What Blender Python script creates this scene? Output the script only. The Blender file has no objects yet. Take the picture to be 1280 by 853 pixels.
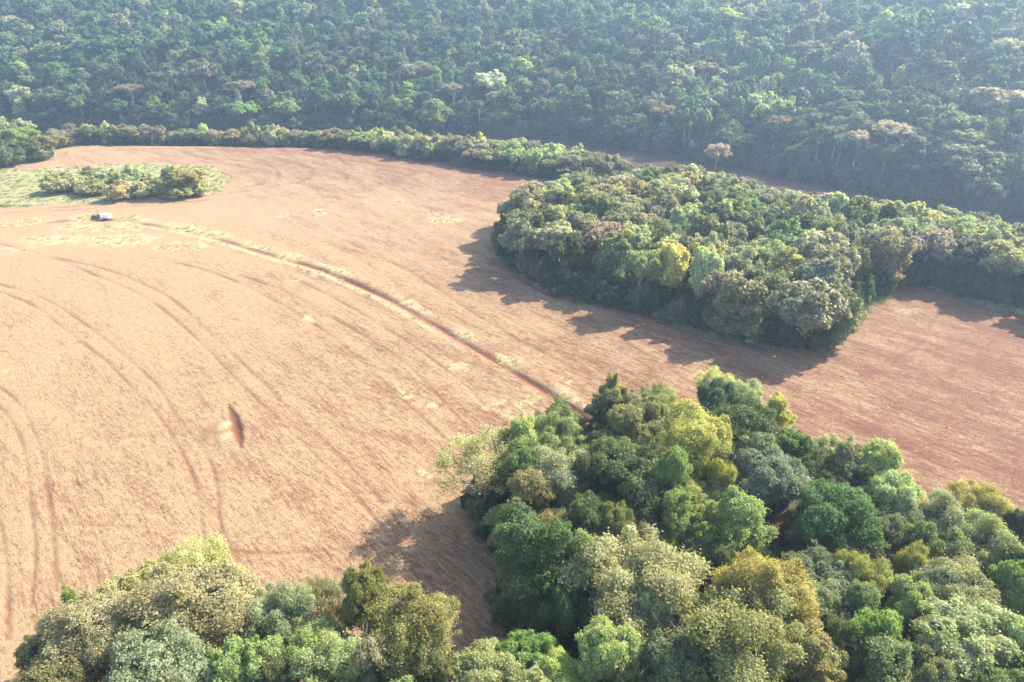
import bpy, math, random
import numpy as np
from mathutils import Vector

R = math.radians
rng = np.random.default_rng(7)
random.seed(7)
sc = bpy.context.scene
COL = sc.collection

# ------------------------------------------------------------------ camera
W, H = 1280.0, 853.0
FPX = 914.0
PITCH = R(26.0)
CAMH = 60.0
cam_d = bpy.data.cameras.new("camera")
cam_d.sensor_width = 36.0
cam_d.lens = FPX / W * 36.0
cam_d.clip_end = 6000
cam = bpy.data.objects.new("camera", cam_d)
COL.objects.link(cam)
cam.location = (0, 0, CAMH)
cam.rotation_euler = (R(90) - PITCH, 0, 0)
sc.camera = cam

# ------------------------------------------------------------------ light
SUN_DIR = Vector((0.84, 0.54, 0)).normalized()
SUN_EL = R(38)
world = bpy.data.worlds.new("World")
sc.world = world
world.use_nodes = True
wn = world.node_tree
sky = wn.nodes.new("ShaderNodeTexSky")
sky.sky_type = 'NISHITA'
sky.sun_disc = False
sky.sun_elevation = SUN_EL
sky.sun_rotation = math.atan2(SUN_DIR.x, SUN_DIR.y)
sky.air_density = 1.0
sky.dust_density = 1.5
wn.links.new(sky.outputs[0], wn.nodes["Background"].inputs[0])
wn.nodes["Background"].inputs[1].default_value = 0.15
sl = bpy.data.lights.new("sun", 'SUN')
sl.energy = 4.6
sl.angle = R(0.5)
sl.color = (1.0, 0.93, 0.82)
sun = bpy.data.objects.new("sun", sl)
COL.objects.link(sun)
to_sun = Vector((SUN_DIR.x * math.cos(SUN_EL), SUN_DIR.y * math.cos(SUN_EL), math.sin(SUN_EL)))
sun.rotation_euler = to_sun.to_track_quat('Z', 'Y').to_euler()
sc.view_settings.view_transform = 'Standard'
sc.view_settings.look = 'None'
sc.view_settings.exposure = 1.70
sc.view_settings.gamma = 1.0
cy = sc.cycles
cy.max_bounces = 6
cy.diffuse_bounces = 3
cy.glossy_bounces = 2
cy.transmission_bounces = 4
cy.volume_bounces = 1
cy.transparent_max_bounces = 8
HAZE = 0.00034

# ------------------------------------------------------------------ helpers
CP, SP = math.cos(PITCH), math.sin(PITCH)


def G(px, py, z=0.0):
    """point where the sight line through a photo pixel meets height z"""
    u = (px - W / 2) / FPX
    v = (H / 2 - py) / FPX
    dx, dy, dz = u, CP + v * SP, -SP + v * CP
    t = (z - CAMH) / dz
    return (dx * t, dy * t)


def P(x, y, z):
    """photo pixel and depth of a world point"""
    dz = z - CAMH
    dep = y * CP - dz * SP
    up = y * SP + dz * CP
    return W / 2 + FPX * x / dep, H / 2 - FPX * up / dep, dep


def link(o, parent=None):
    COL.objects.link(o)
    if parent is not None:
        o.parent = parent
    return o


def tag(o, label=None, cat=None, group=None, kind=None):
    if label: o["label"] = label
    if cat: o["category"] = cat
    if group: o["group"] = group
    if kind: o["kind"] = kind
    return o


def mesh_np(name, verts, quads, mat=None, attrs=None, smooth=False):
    me = bpy.data.meshes.new(name)
    nv, nf = len(verts), len(quads)
    k = quads.shape[1]
    me.vertices.add(nv)
    me.vertices.foreach_set("co", np.ascontiguousarray(verts, dtype=np.float32).ravel())
    me.loops.add(nf * k)
    me.loops.foreach_set("vertex_index", np.ascontiguousarray(quads, dtype=np.int32).ravel())
    me.polygons.add(nf)
    me.polygons.foreach_set("loop_start", np.arange(0, nf * k, k, dtype=np.int32))
    me.polygons.foreach_set("loop_total", np.full(nf, k, dtype=np.int32))
    me.polygons.foreach_set("use_smooth", np.full(nf, smooth, dtype=bool))
    me.update(calc_edges=True)
    for an, (dom, arr) in (attrs or {}).items():
        a = me.attributes.new(an, 'FLOAT', dom)
        a.data.foreach_set("value", np.ascontiguousarray(arr, dtype=np.float32))
    if mat: me.materials.append(mat)
    return me


class MB:
    """collects simple solids into one mesh"""
    def __init__(s):
        s.v, s.f, s.n = [], [], 0

    def add(s, v, f):
        s.v.append(np.asarray(v, float)); s.f.append(np.asarray(f, int) + s.n); s.n += len(v)

    def tube(s, pts, rad, k=6):
        pts = np.asarray(pts, float); rad = np.asarray(rad, float)
        n = len(pts)
        tan = np.gradient(pts, axis=0)
        tan /= np.linalg.norm(tan, axis=1, keepdims=True) + 1e-9
        ref = np.where(np.abs(tan[:, 2:3]) > .9, [[1., 0, 0]], [[0, 0, 1.]])
        a = np.cross(tan, ref); a /= np.linalg.norm(a, axis=1, keepdims=True) + 1e-9
        b = np.cross(tan, a)
        th = np.linspace(0, 2 * np.pi, k, endpoint=False)
        ring = pts[:, None] + rad[:, None, None] * (np.cos(th)[None, :, None] * a[:, None] + np.sin(th)[None, :, None] * b[:, None])
        idx = np.arange(n * k).reshape(n, k)
        q = np.stack([idx[:-1], np.roll(idx, -1, 1)[:-1], np.roll(idx, -1, 1)[1:], idx[1:]], -1).reshape(-1, 4)
        s.add(ring.reshape(-1, 3), q)
        # caps as fans of quads (degenerate-free for even k)
        for base in (0, n - 1):
            ids = idx[base]
            c = s.n
            s.v.append(pts[base][None]); s.n += 1
            o = c - n * k if base == 0 else c - 1 - n * k
            st = (c - n * k) if base == 0 else (c - n * k - 1)
            f = [[st + ids[i], st + ids[(i + 1) % k], c, c] for i in range(k)]
            s.f.append(np.array(f, int))

    def box(s, c, d, rz=0, bev=0.0, taper=1.0):
        c = np.array(c, float); d = np.array(d, float) / 2
        # chamfered box: eight corners, each side pulled in by bev at top and bottom
        zs = [(-1, 1 - bev / max(d[0], 1e-6)), (-1 + bev / max(d[2], 1e-6), 1), (1 - bev / max(d[2], 1e-6), taper), (1, taper * (1 - bev / max(d[0], 1e-6)))]
        v = []
        for z, sc_ in zs:
            for x, y in ((-1, -1), (1, -1), (1, 1), (-1, 1)):
                v.append((x * d[0] * sc_, y * d[1] * sc_, z * d[2]))
        v = np.array(v)
        cr, sr = math.cos(rz), math.sin(rz)
        v = np.stack([v[:, 0] * cr - v[:, 1] * sr, v[:, 0] * sr + v[:, 1] * cr, v[:, 2]], -1) + c
        f = [[0, 3, 2, 1], [12, 13, 14, 15]]
        for l in range(3):
            for i in range(4):
                a, b = l * 4 + i, l * 4 + (i + 1) % 4
                f.append([a, b, b + 4, a + 4])
        s.add(v, f)

    def mesh(s, name, mat, smooth=False):
        v = np.concatenate(s.v); f = np.concatenate(s.f)
        me = bpy.data.meshes.new(name)
        me.from_pydata(v.tolist(), [], [tuple(dict.fromkeys(q)) for q in f.tolist()])
        if smooth:
            me.polygons.foreach_set("use_smooth", np.ones(len(me.polygons), dtype=bool))
        me.materials.append(mat)
        me.update()
        return me


def nodes(name):
    m = bpy.data.materials.new(name)
    m.use_nodes = True
    nt = m.node_tree
    bs = nt.nodes["Principled BSDF"]
    return m, nt, bs


def N(nt, t, **kw):
    n = nt.nodes.new(t)
    for k, v in kw.items(): setattr(n, k, v)
    return n


def mixc(nt, fac, a, b, blend='MIX'):
    n = N(nt, 'ShaderNodeMix', data_type='RGBA', blend_type=blend)
    for sock, val in ((n.inputs[0], fac), (n.inputs[6], a), (n.inputs[7], b)):
        if hasattr(val, 'links'): nt.links.new(val, sock)
        elif isinstance(val, tuple): sock.default_value = (*val, 1)
        else: sock.default_value = val
    return n.outputs[2]


def math_(nt, op, a, b=0.0, clamp=False):
    n = N(nt, 'ShaderNodeMath', operation=op, use_clamp=clamp)
    for sock, val in ((n.inputs[0], a), (n.inputs[1], b)):
        if hasattr(val, 'links'): nt.links.new(val, sock)
        else: sock.default_value = val
    return n.outputs[0]


def noise(nt, scale, detail=3, rough=.55, vec=None, sc3=None):
    n = N(nt, 'ShaderNodeTexNoise')
    n.inputs['Scale'].default_value = scale
    n.inputs['Detail'].default_value = detail
    n.inputs['Roughness'].default_value = rough
    if sc3 is not None:
        mp = N(nt, 'ShaderNodeMapping')
        mp.inputs['Scale'].default_value = sc3[:3]
        if len(sc3) > 3:      # (frequency along, across, z, heading)
            mp.vector_type = 'TEXTURE'
            mp.inputs['Scale'].default_value = (1 / sc3[0], 1 / sc3[1], 1)
            mp.inputs['Rotation'].default_value = (0, 0, sc3[3])
        nt.links.new(vec, mp.inputs[0]); vec = mp.outputs[0]
    if vec is not None: nt.links.new(vec, n.inputs['Vector'])
    return n.outputs['Fac']


def ramp(nt, fac, a, b):
    n = N(nt, 'ShaderNodeMapRange')
    n.interpolation_type = 'SMOOTHSTEP'
    nt.links.new(fac, n.inputs[0])
    n.inputs[1].default_value = a; n.inputs[2].default_value = b
    return n.outputs[0]


def attr(nt, name, typ='GEOMETRY'):
    return N(nt, 'ShaderNodeAttribute', attribute_name=name, attribute_type=typ)

# ------------------------------------------------------------------ materials
def leaf_material(name, transl=0.3, rough=.5, spec=.2):
    m, nt, bs = nodes(name)
    t = attr(nt, "tint", 'INSTANCER').outputs['Color']
    lv = attr(nt, "lv").outputs['Fac']
    lh = attr(nt, "lh").outputs['Fac']
    val = math_(nt, 'ADD', math_(nt, 'MULTIPLY', lv, .7), .65)
    hs = N(nt, 'ShaderNodeHueSaturation')
    nt.links.new(math_(nt, 'ADD', math_(nt, 'MULTIPLY', lh, .03), .488), hs.inputs['Hue'])
    nt.links.new(math_(nt, 'ADD', math_(nt, 'MULTIPLY', lh, -.3), 1.12), hs.inputs['Saturation'])
    nt.links.new(math_(nt, 'MULTIPLY', val, math_(nt, 'ADD', math_(nt, 'MULTIPLY', lh, .4), .8)), hs.inputs['Value'])
    nt.links.new(t, hs.inputs['Color'])
    c = hs.outputs[0]
    nt.links.new(c, bs.inputs['Base Color'])
    bs.inputs['Roughness'].default_value = rough
    bs.inputs['Specular IOR Level'].default_value = spec
    tr = N(nt, 'ShaderNodeBsdfTranslucent')
    tc = mixc(nt, 1.0, c, (1.25, 1.2, .5), 'MULTIPLY')
    nt.links.new(tc, tr.inputs[0])
    mx = N(nt, 'ShaderNodeMixShader')
    mx.inputs[0].default_value = transl
    nt.links.new(bs.outputs[0], mx.inputs[1]); nt.links.new(tr.outputs[0], mx.inputs[2])
    nt.links.new(mx.outputs[0], nt.nodes['Material Output'].inputs[0])
    return m


def bark_material(name, a, b, scale=3):
    m, nt, bs = nodes(name)
    g = N(nt, 'ShaderNodeTexCoord').outputs['Object']
    n = noise(nt, scale, 5, .6, g, (1, 1, .25))
    nt.links.new(mixc(nt, n, a, b), bs.inputs['Base Color'])
    bs.inputs['Roughness'].default_value = .9
    bp = N(nt, 'ShaderNodeBump'); bp.inputs[0].default_value = .4; bp.inputs[1].default_value = .05
    nt.links.new(n, bp.inputs['Height']); nt.links.new(bp.outputs[0], bs.inputs['Normal'])
    return m


M_LEAF = leaf_material("foliage", .48)
M_BARK = bark_material("grey_bark", (.16, .12, .09), (.34, .29, .24))
M_PALE = bark_material("pale_bark", (.50, .46, .40), (.74, .70, .63))
M_DARKB = bark_material("brown_bark", (.07, .05, .035), (.16, .12, .09))


def plain(name, c, rough=.5, metal=0.0, var=.12, spec=.5):
    m, nt, bs = nodes(name)
    g = N(nt, 'ShaderNodeTexCoord').outputs['Object']
    n = noise(nt, 4, 4, .6, g)
    lo = tuple(x * (1 - var) for x in c); hi = tuple(min(1, x * (1 + var)) for x in c)
    nt.links.new(mixc(nt, n, lo, hi), bs.inputs['Base Color'])
    bs.inputs['Roughness'].default_value = rough
    bs.inputs['Metallic'].default_value = metal
    bs.inputs['Specular IOR Level'].default_value = spec
    return m


M_WHITE = plain("white_paint", (.82, .82, .80), .35)
M_DARK = plain("dark_paint", (.06, .05, .045), .4)
M_RUBBER = plain("rubber", (.025, .024, .022), .85)
M_STEEL = plain("worn_steel", (.25, .24, .23), .5, .6)
M_BLUE = plain("blue_panel", (.25, .32, .50), .3)

# ------------------------------------------------------------------ terrain shape
def poly_px(pts, z=0.0):
    return np.array([G(a, b, z) for a, b in pts])


ZW = -12.0
# waterline of the far bank, left to right
FAR = np.array([(-900, 520), (-520, 440), (-260, 408), (-120, 398), *poly_px([(546, 171), (650, 175), (750, 183), (850, 198), (915, 208), (980, 222), (1100, 245), (1200, 262), (1280, 278)], ZW), (215, 222), (300, 195), (460, 150), (900, 60)])
RIVW = 46.0


def seg_dist(x, y, pl, signed=False, t_out=False):
    """distance from points to a polyline, side sign, and arc position"""
    best = np.full(x.shape, 1e9, dtype=np.float64); sg = np.ones(x.shape); arc = np.zeros(x.shape)
    L = 0.0
    for (ax, ay), (bx, by) in zip(pl[:-1], pl[1:]):
        dx, dy = bx - ax, by - ay
        l2 = dx * dx + dy * dy + 1e-12
        t = np.clip(((x - ax) * dx + (y - ay) * dy) / l2, 0, 1)
        ex, ey = x - (ax + t * dx), y - (ay + t * dy)
        d = np.hypot(ex, ey)
        m = d < best
        best = np.where(m, d, best)
        if signed: sg = np.where(m, np.sign(dx * ey - dy * ex), sg)
        if t_out: arc = np.where(m, L + t * math.sqrt(l2), arc)
        L += math.sqrt(l2)
    if signed: best = best * sg
    return (best, arc) if t_out else best


def smooth(a, b, x):
    t = np.clip((x - a) / (b - a), 0.0, 1.0)
    return t * t * (3 - 2 * t)


def wav(x, y, s, ph=0.0):
    return (np.sin(x / s + 1.3 * np.sin(y / s * .7 + ph) + ph) * np.cos(y / s * 1.1 + 1.1 * np.sin(x / s * .8 - ph)))


def spline(pts, n=8):
    """Catmull-Rom through points"""
    p = np.asarray(pts, float)
    p = np.vstack([2 * p[0] - p[1], p, 2 * p[-1] - p[-2]])
    out = []
    for i in range(1, len(p) - 2):
        for t in np.linspace(0, 1, n, endpoint=False):
            a, b, c, d = p[i - 1], p[i], p[i + 1], p[i + 2]
            out.append(.5 * ((2 * b) + (-a + c) * t + (2 * a - 5 * b + 4 * c - d) * t * t + (-a + 3 * b - 3 * c + d) * t ** 3))
    out.append(p[-2])
    return np.array(out)


# contour bank with its eroded ditch
BANK = spline(poly_px([(-260, 318), (-120, 297), (0, 285), (60, 279), (130, 275), (200, 283), (270, 298), (340, 320), (400, 337), (445, 355), (490, 375), (540, 402), (600, 437), (650, 466), (700, 496), (760, 540), (830, 600), (900, 660), (960, 700)]), 6)
# tyre tracks, as single ruts
TRK = {}
TRK['a'] = [spline(poly_px(p), 6) for p in (
    # long double track from upper left to lower middle
    [(0, 305), (60, 320), (120, 345), (180, 372), (240, 418), (300, 478), (350, 525), (400, 575), (450, 625), (500, 690), (530, 735)],
    [(70, 322), (140, 340), (210, 372), (255, 410), (315, 465), (370, 520), (420, 565), (470, 618), (515, 675), (550, 720)],
    # second double track left
    [(-20, 358), (40, 382), (80, 412), (130, 450), (175, 495), (205, 528), (235, 580), (248, 620), (255, 680)],
    [(-20, 350), (50, 372), (100, 402), (150, 440), (195, 480), (225, 525), (262, 575), (272, 610), (275, 650), (290, 690), (320, 730)],
    # left edge ones
    [(-20, 490), (10, 520), (30, 560), (38, 620), (45, 690), (40, 760)],
    [(-10, 480), (20, 500), (45, 545), (60, 610), (68, 680), (72, 740)],
    [(-20, 600), (0, 650), (10, 720), (12, 800)],
    # outer tracks towards the bank
    [(180, 320), (260, 340), (330, 370), (400, 410), (450, 450), (500, 495), (560, 550), (600, 590)],
    [(300, 345), (370, 372), (430, 405), (490, 440), (540, 485), (590, 540)],
    [(370, 350), (440, 385), (500, 420), (570, 470), (630, 530)],
)]
TRK['b'] = [spline(poly_px(p), 6) for p in (
    # turning loops at the far end
    [(240, 196), (290, 200), (335, 207), (348, 216), (345, 226), (320, 232)],
    [(250, 203), (295, 207), (325, 214), (333, 222), (325, 230), (300, 236)],
    [(352, 200), (385, 208), (388, 220), (372, 229)],
    [(420, 195), (440, 210), (432, 224)], [(340, 196), (375, 203), (381, 214)],
    [(100, 189), (180, 186), (280, 188), (400, 196), (520, 212)],
    [(0, 268), (120, 262), (240, 252), (360, 245)],
    [(60, 262), (200, 250), (300, 240), (365, 228)],
    # right hand side
    [(900, 465), (980, 490), (1060, 530), (1160, 575), (1290, 640)],
    [(905, 455), (990, 480), (1080, 518), (1180, 560), (1300, 612)],
    [(430, 300), (520, 345), (600, 395), (680, 440), (760, 478)],
    [(640, 345), (700, 375), (760, 410), (820, 450), (870, 480)],
    [(1060, 440), (1130, 452), (1200, 480), (1290, 510)],
    [(1075, 470), (1150, 430), (1165, 400)],
    [(60, 655), (200, 662), (300, 690), (420, 688), (560, 670)],
)]
GULLY = poly_px([(286, 506), (293, 524), (297, 540), (302, 560)])
CHAN = spline(poly_px([(120, 548), (180, 545), (255, 543), (300, 535), (380, 532), (470, 543), (560, 560)]), 6)

# outlines of the wooded ground (on the field level)
MID_FRONT = poly_px([(705, 236), (690, 254), (650, 280), (633, 300), (634, 322), (660, 346), (705, 369), (770, 386), (835, 402), (900, 420), (960, 433), (1015, 441), (1042, 430), (1058, 408), (1080, 384), (1120, 364), (1155, 358), (1205, 372), (1260, 387), (1330, 408), (1500, 450)])
NEAR_EDGE = poly_px([(650, 870), (640, 800), (645, 720), (600, 640), (680, 570), (740, 560), (790, 545), (860, 540), (940, 548), (1000, 570), (1030, 610), (1120, 650), (1200, 690), (1300, 730), (1600, 860)])


def inside(x, y, poly):
    c = np.zeros(np.shape(x), bool)
    n = len(poly)
    for i in range(n):
        ax, ay = poly[i]; bx, by = poly[(i + 1) % n]
        if ay == by: continue
        m = ((ay > y) != (by > y)) & (x < (bx - ax) * (y - ay) / (by - ay) + ax)
        c ^= m
    return c


def river_s(x, y):
    """distance in front of the far waterline: >0 on the camera's side"""
    return -seg_dist(x, y, FAR, signed=True)


def height(x, y, fine=False, s=None):
    x = np.asarray(x, float); y = np.asarray(y, float)
    if s is None: s = river_s(x, y)
    z = .35 * wav(x, y, 38, .4) * smooth(30, 90, s)
    z = z - (12.6) * (1 - smooth(RIVW - 1, RIVW + 50, s)) * (s > 0) * 1.0
    z = np.where(s <= RIVW, np.minimum(z, -12.4 - 1.6 * np.sin(np.clip(s / RIVW, 0, 1) * np.pi)), z)
    t = np.maximum(-s, 0)
    hill = -12.4 + 3.0 * smooth(0, 7, t) + .30 * (360 * (1 - np.exp(-np.maximum(t - 4, 0) / 360.0 * 1.0)) * 1.25) + (5.0 * wav(x, y, 55, 1.2) + 2.2 * wav(x, y, 23, 2.2)) * smooth(10, 110, t)
    z = np.where(s < 0, hill, z)
    return z


# ------------------------------------------------------------------ terrain mesh (finer near the viewer's spot, one sheet)
def build_ground():
    na, nr = 640, 560
    th = np.linspace(R(-43), R(43), na)
    side = R(43) + np.cumsum(np.geomspace(R(.3), R(18), 22)); side = side[side < R(178)]
    th = np.concatenate([-side[::-1], th, side])
    th = np.concatenate([[-np.pi + 1e-4], th, [np.pi - 1e-4]])
    r = np.concatenate([[0.5, 8, 16, 22], np.geomspace(27, 620, nr), np.geomspace(650, 3000, 22)])
    T, RR = np.meshgrid(th, r)
    x = (RR * np.sin(T)).ravel(); y = (RR * np.cos(T)).ravel()
    s = river_s(x, y)
    z = height(x, y, s=s)
    near = (np.abs(x) < 400) & (y > 10) & (s > 0)
    soil = np.zeros_like(x); straw = np.zeros_like(x); green = np.zeros_like(x); wood = np.zeros_like(x); pale = np.zeros_like(x)
    xi, yi = x[near], y[near]

    def upd(arr, v):
        arr[near] = np.maximum(arr[near], v)
    dz = np.zeros_like(xi)
    # contour bank: ditch on the upper side, low mound on the lower, both uneven
    d, arc = seg_dist(xi, yi, BANK, signed=True, t_out=True)
    wob = .5 + .5 * np.sin(arc / 7.) * np.sin(arc / 17. + 1)
    deep = smooth(128, 150, arc) * (1 - .75 * smooth(176, 184, arc) * (1 - smooth(190, 200, arc)))
    wd = np.maximum(.24 + .32 * deep * (.35 + .9 * wob), .0036 * yi)
    dz -= (.06 + .40 * deep * (.4 + .7 * wob)) * np.exp(-((d + .3) / wd) ** 2)
    dz += (.10 + .12 * wob) * np.exp(-((d - 1.9) / 1.3) ** 2) + .08 * np.exp(-((d + 3.0) / 1.5) ** 2)
    upd(soil, (0.8 + .2 * deep) * np.exp(-((d + .3) / (wd * 1.5)) ** 4))
    band = 2.6 + 3.2 * (1 - smooth(60, 150, arc)) * (.6 + .6 * wob) + 1.0 * np.sin(arc / 4.3) + .8 * np.sin(arc / 1.9)
    upd(straw, (.85 - .22 * smooth(150, 200, arc)) * np.exp(-((d - 1.6) / np.maximum(band, .8)) ** 2) * (.55 + .45 * np.sin(arc / 3.1 + 2 * np.sin(arc / 11)) * .8 + .2))
    upd(straw, .62 * np.exp(-((d + 2.2) / 1.2) ** 2) * smooth(60, 100, arc) * smooth(230, 190, arc))
    bx, by = xi, yi
    # tyre ruts
    for grp, wdt, amt in (('a', .36, .90), ('b', .38, .85)):
        for pl in TRK[grp]:
            lo, hi = pl.min(0) - 3, pl.max(0) + 3
            m = (xi > lo[0]) & (xi < hi[0]) & (yi > lo[1]) & (yi < hi[1])
            dd, ar = seg_dist(xi[m], yi[m], pl, t_out=True)
            w = np.maximum(wdt * (.75 + .0030 * yi[m]), .0040 * yi[m])
            brk = .55 + .45 * np.sin(ar / 9 + pl[0, 0]) * np.sin(ar / 3.7) + .15
            e = np.exp(-(dd / w) ** 2)
            dz[m] -= .055 * e
            pass
            v = np.zeros_like(xi); v[m] = amt * e * np.clip(brk, .5, 1)
            upd(soil, v * (.8 + .2 * np.sin(xi * 2.1) * np.sin(yi * 1.7)))
    # cross drain
    dd, ar = seg_dist(xi, yi, CHAN, t_out=True)
    dz -= .12 * np.exp(-(dd / .9) ** 2)
    upd(soil, .45 * np.exp(-(dd / .8) ** 2) * (.5 + .5 * np.sin(ar / 3)))
    # eroded pit
    dd, ar = seg_dist(xi, yi, GULLY, signed=True, t_out=True)
    L = np.hypot(*(GULLY[-1] - GULLY[0]))
    w = (.22 + .50 * np.sin(np.clip(ar / L, 0, 1) * np.pi)) * (1 + .14 * np.sin(ar * 1.9) + .08 * np.sin(ar * 4.7))
    dz -= .5 * np.exp(-(np.abs(dd) / w) ** 3) * np.sin(np.clip(ar / L, 0.03, .97) * np.pi)
    upd(soil, 1.0 * np.exp(-(np.abs(dd) / (w * 1.3)) ** 3))
    for (px, py, rr, k) in ((280, 532, 1.3, .5), (283, 545, 1.1, .5), (270, 522, 3.0, .3)):  # sunlight on the pit's left side, painted in as pale patches
        cx, cy_ = G(px, py)
        g = np.exp(-(((xi - cx) / rr) ** 2 + ((yi - cy_) / (rr * 1.6)) ** 2))
        dz += .12 * k * g
        upd(pale, k * 1.05 * g)
    cx, cy_ = G(262, 540)
    upd(soil, .5 * np.exp(-(((xi - cx) / 2.2) ** 2 + ((yi - cy_) / 4) ** 2)))
    # weedy straw patches
    for (px, py, wx, wy, k) in ((555, 275, 26, 5, 1), (540, 268, 12, 3, .8), (400, 265, 10, 7, .8), (355, 270, 14, 5, .6), (500, 250, 16, 5, .5), (385, 400, 9, 4, .9), (370, 352, 20, 4, .55), (395, 345, 14, 4, .6),
                                (500, 493, 12, 7, 1), (545, 508, 13, 5, .85), (522, 487, 8, 4, .7), (585, 460, 14, 7, .7), (520, 594, 9, 6, .8), (533, 595, 8, 5, .7), (480, 628, 12, 7, .6), (575, 455, 22, 9, .6),
                                (150, 300, 60, 10, .9), (230, 308, 45, 7, .9), (70, 300, 60, 10, .7), (20, 312, 50, 8, .5), (130, 285, 80, 6, .9), (330, 500, 7, 4, .5), (34, 592, 8, 4, .5), (1130, 390, 30, 9, .5), (1200, 440, 30, 8, .35),
                                (640, 520, 26, 12, .55), (620, 505, 20, 9, .55), (715, 478, 9, 4, .6), (600, 318, 16, 4, .3), (660, 500, 20, 8, .8), (780, 475, 18, 7, .4), (870, 468, 30, 6, .45), (100, 700, 40, 14, .35),
                                (1275, 530, 18, 8, .4), (1235, 565, 12, 5, .5), (1060, 470, 10, 4, .4), (240, 290, 30, 4, .7), (0, 468, 6, 4, .7), (470, 240, 60, 6, .25), (300, 262, 60, 8, .3)):
        cx, cy_ = G(px, py); ex = abs(G(px + wx, py)[0] - cx); ey = abs(G(px, py - wy)[1] - cy_)
        ex *= .9; ey *= .9
        g = np.exp(-(((xi - cx + .8 * np.sin(yi * .9)) / ex) ** 2 + ((yi - cy_ + .8 * np.sin(xi * 1.1)) / ey) ** 2) ** 1.5)
        upd(straw, k * g)
    # green meadow round the thicket at the upper left
    mead = poly_px([(-90, 262), (-60, 232), (0, 214), (60, 212), (130, 208), (200, 206), (262, 212), (278, 226), (262, 241), (205, 247), (120, 252), (40, 256), (-90, 262)])
    dm = seg_dist(xi, yi, mead)
    ins = inside(xi, yi, mead)
    upd(green, np.where(ins, 1.0, np.exp(-(dm / 3.) ** 2)))
    # green skirt at the foot of the woods and of the riverside belt
    dm = seg_dist(xi, yi, MID_FRONT)
    upd(green, .9 * np.exp(-(dm / 1.6) ** 2) * (.6 + .4 * np.sin(xi / 5)))
    belt = poly_px([(-60, 215), (30, 200), (90, 182), (160, 178), (250, 178), (400, 184), (520, 198), (600, 209), (690, 222), (720, 236)])
    dm = seg_dist(xi, yi, belt)
    upd(green, .6 * np.exp(-(dm / 2.) ** 2))
    # wooded floor
    midpoly = np.vstack([MID_FRONT, [(330, 230), (100, 330), (20, 350)]])
    ins = inside(xi, yi, midpoly)
    upd(wood, ins * smooth(0, 3, seg_dist(xi, yi, MID_FRONT)))
    nearpoly = np.vstack([NEAR_EDGE, [(200, 20), (0, 10)]])
    upd(wood, inside(xi, yi, nearpoly) * smooth(0, 3, seg_dist(xi, yi, NEAR_EDGE)) * .8)
    cx, cy_ = G(968, 668)
    upd(soil, 1.0 * np.exp(-(((xi - cx) / 4) ** 2 + ((yi - cy_) / 3.5) ** 2) ** 2))
    wood[near] *= 1 - np.exp(-(((xi - cx) / 4) ** 2 + ((yi - cy_) / 3.5) ** 2) ** 2)
    bl = np.vstack([belt, [(60, 345), (-60, 380), (-350, 400)]])
    upd(wood, inside(xi, yi, bl) * smooth(0, 4, seg_dist(xi, yi, belt)))
    wood = np.where(s < RIVW + 20, np.maximum(wood, smooth(RIVW + 34, RIVW + 18, s)), wood)
    wood = np.where(s < 0, 1, wood)
    # straw cover: thick to the left, thin on the right and far field
    X, Y, Z = x, y, z
    z[near] += dz * (1 - wood[near])
    idx = np.arange(x.size).reshape(T.shape)
    q = np.stack([idx[:-1, :-1], idx[:-1, 1:], idx[1:, 1:], idx[1:, :-1]], -1).reshape(-1, 4)[:, ::-1]
    return np.stack([x, y, z], -1), q, dict(soil=('POINT', soil), straw=('POINT', straw), green=('POINT', green), wood=('POINT', wood), pale=('POINT', pale))


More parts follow.
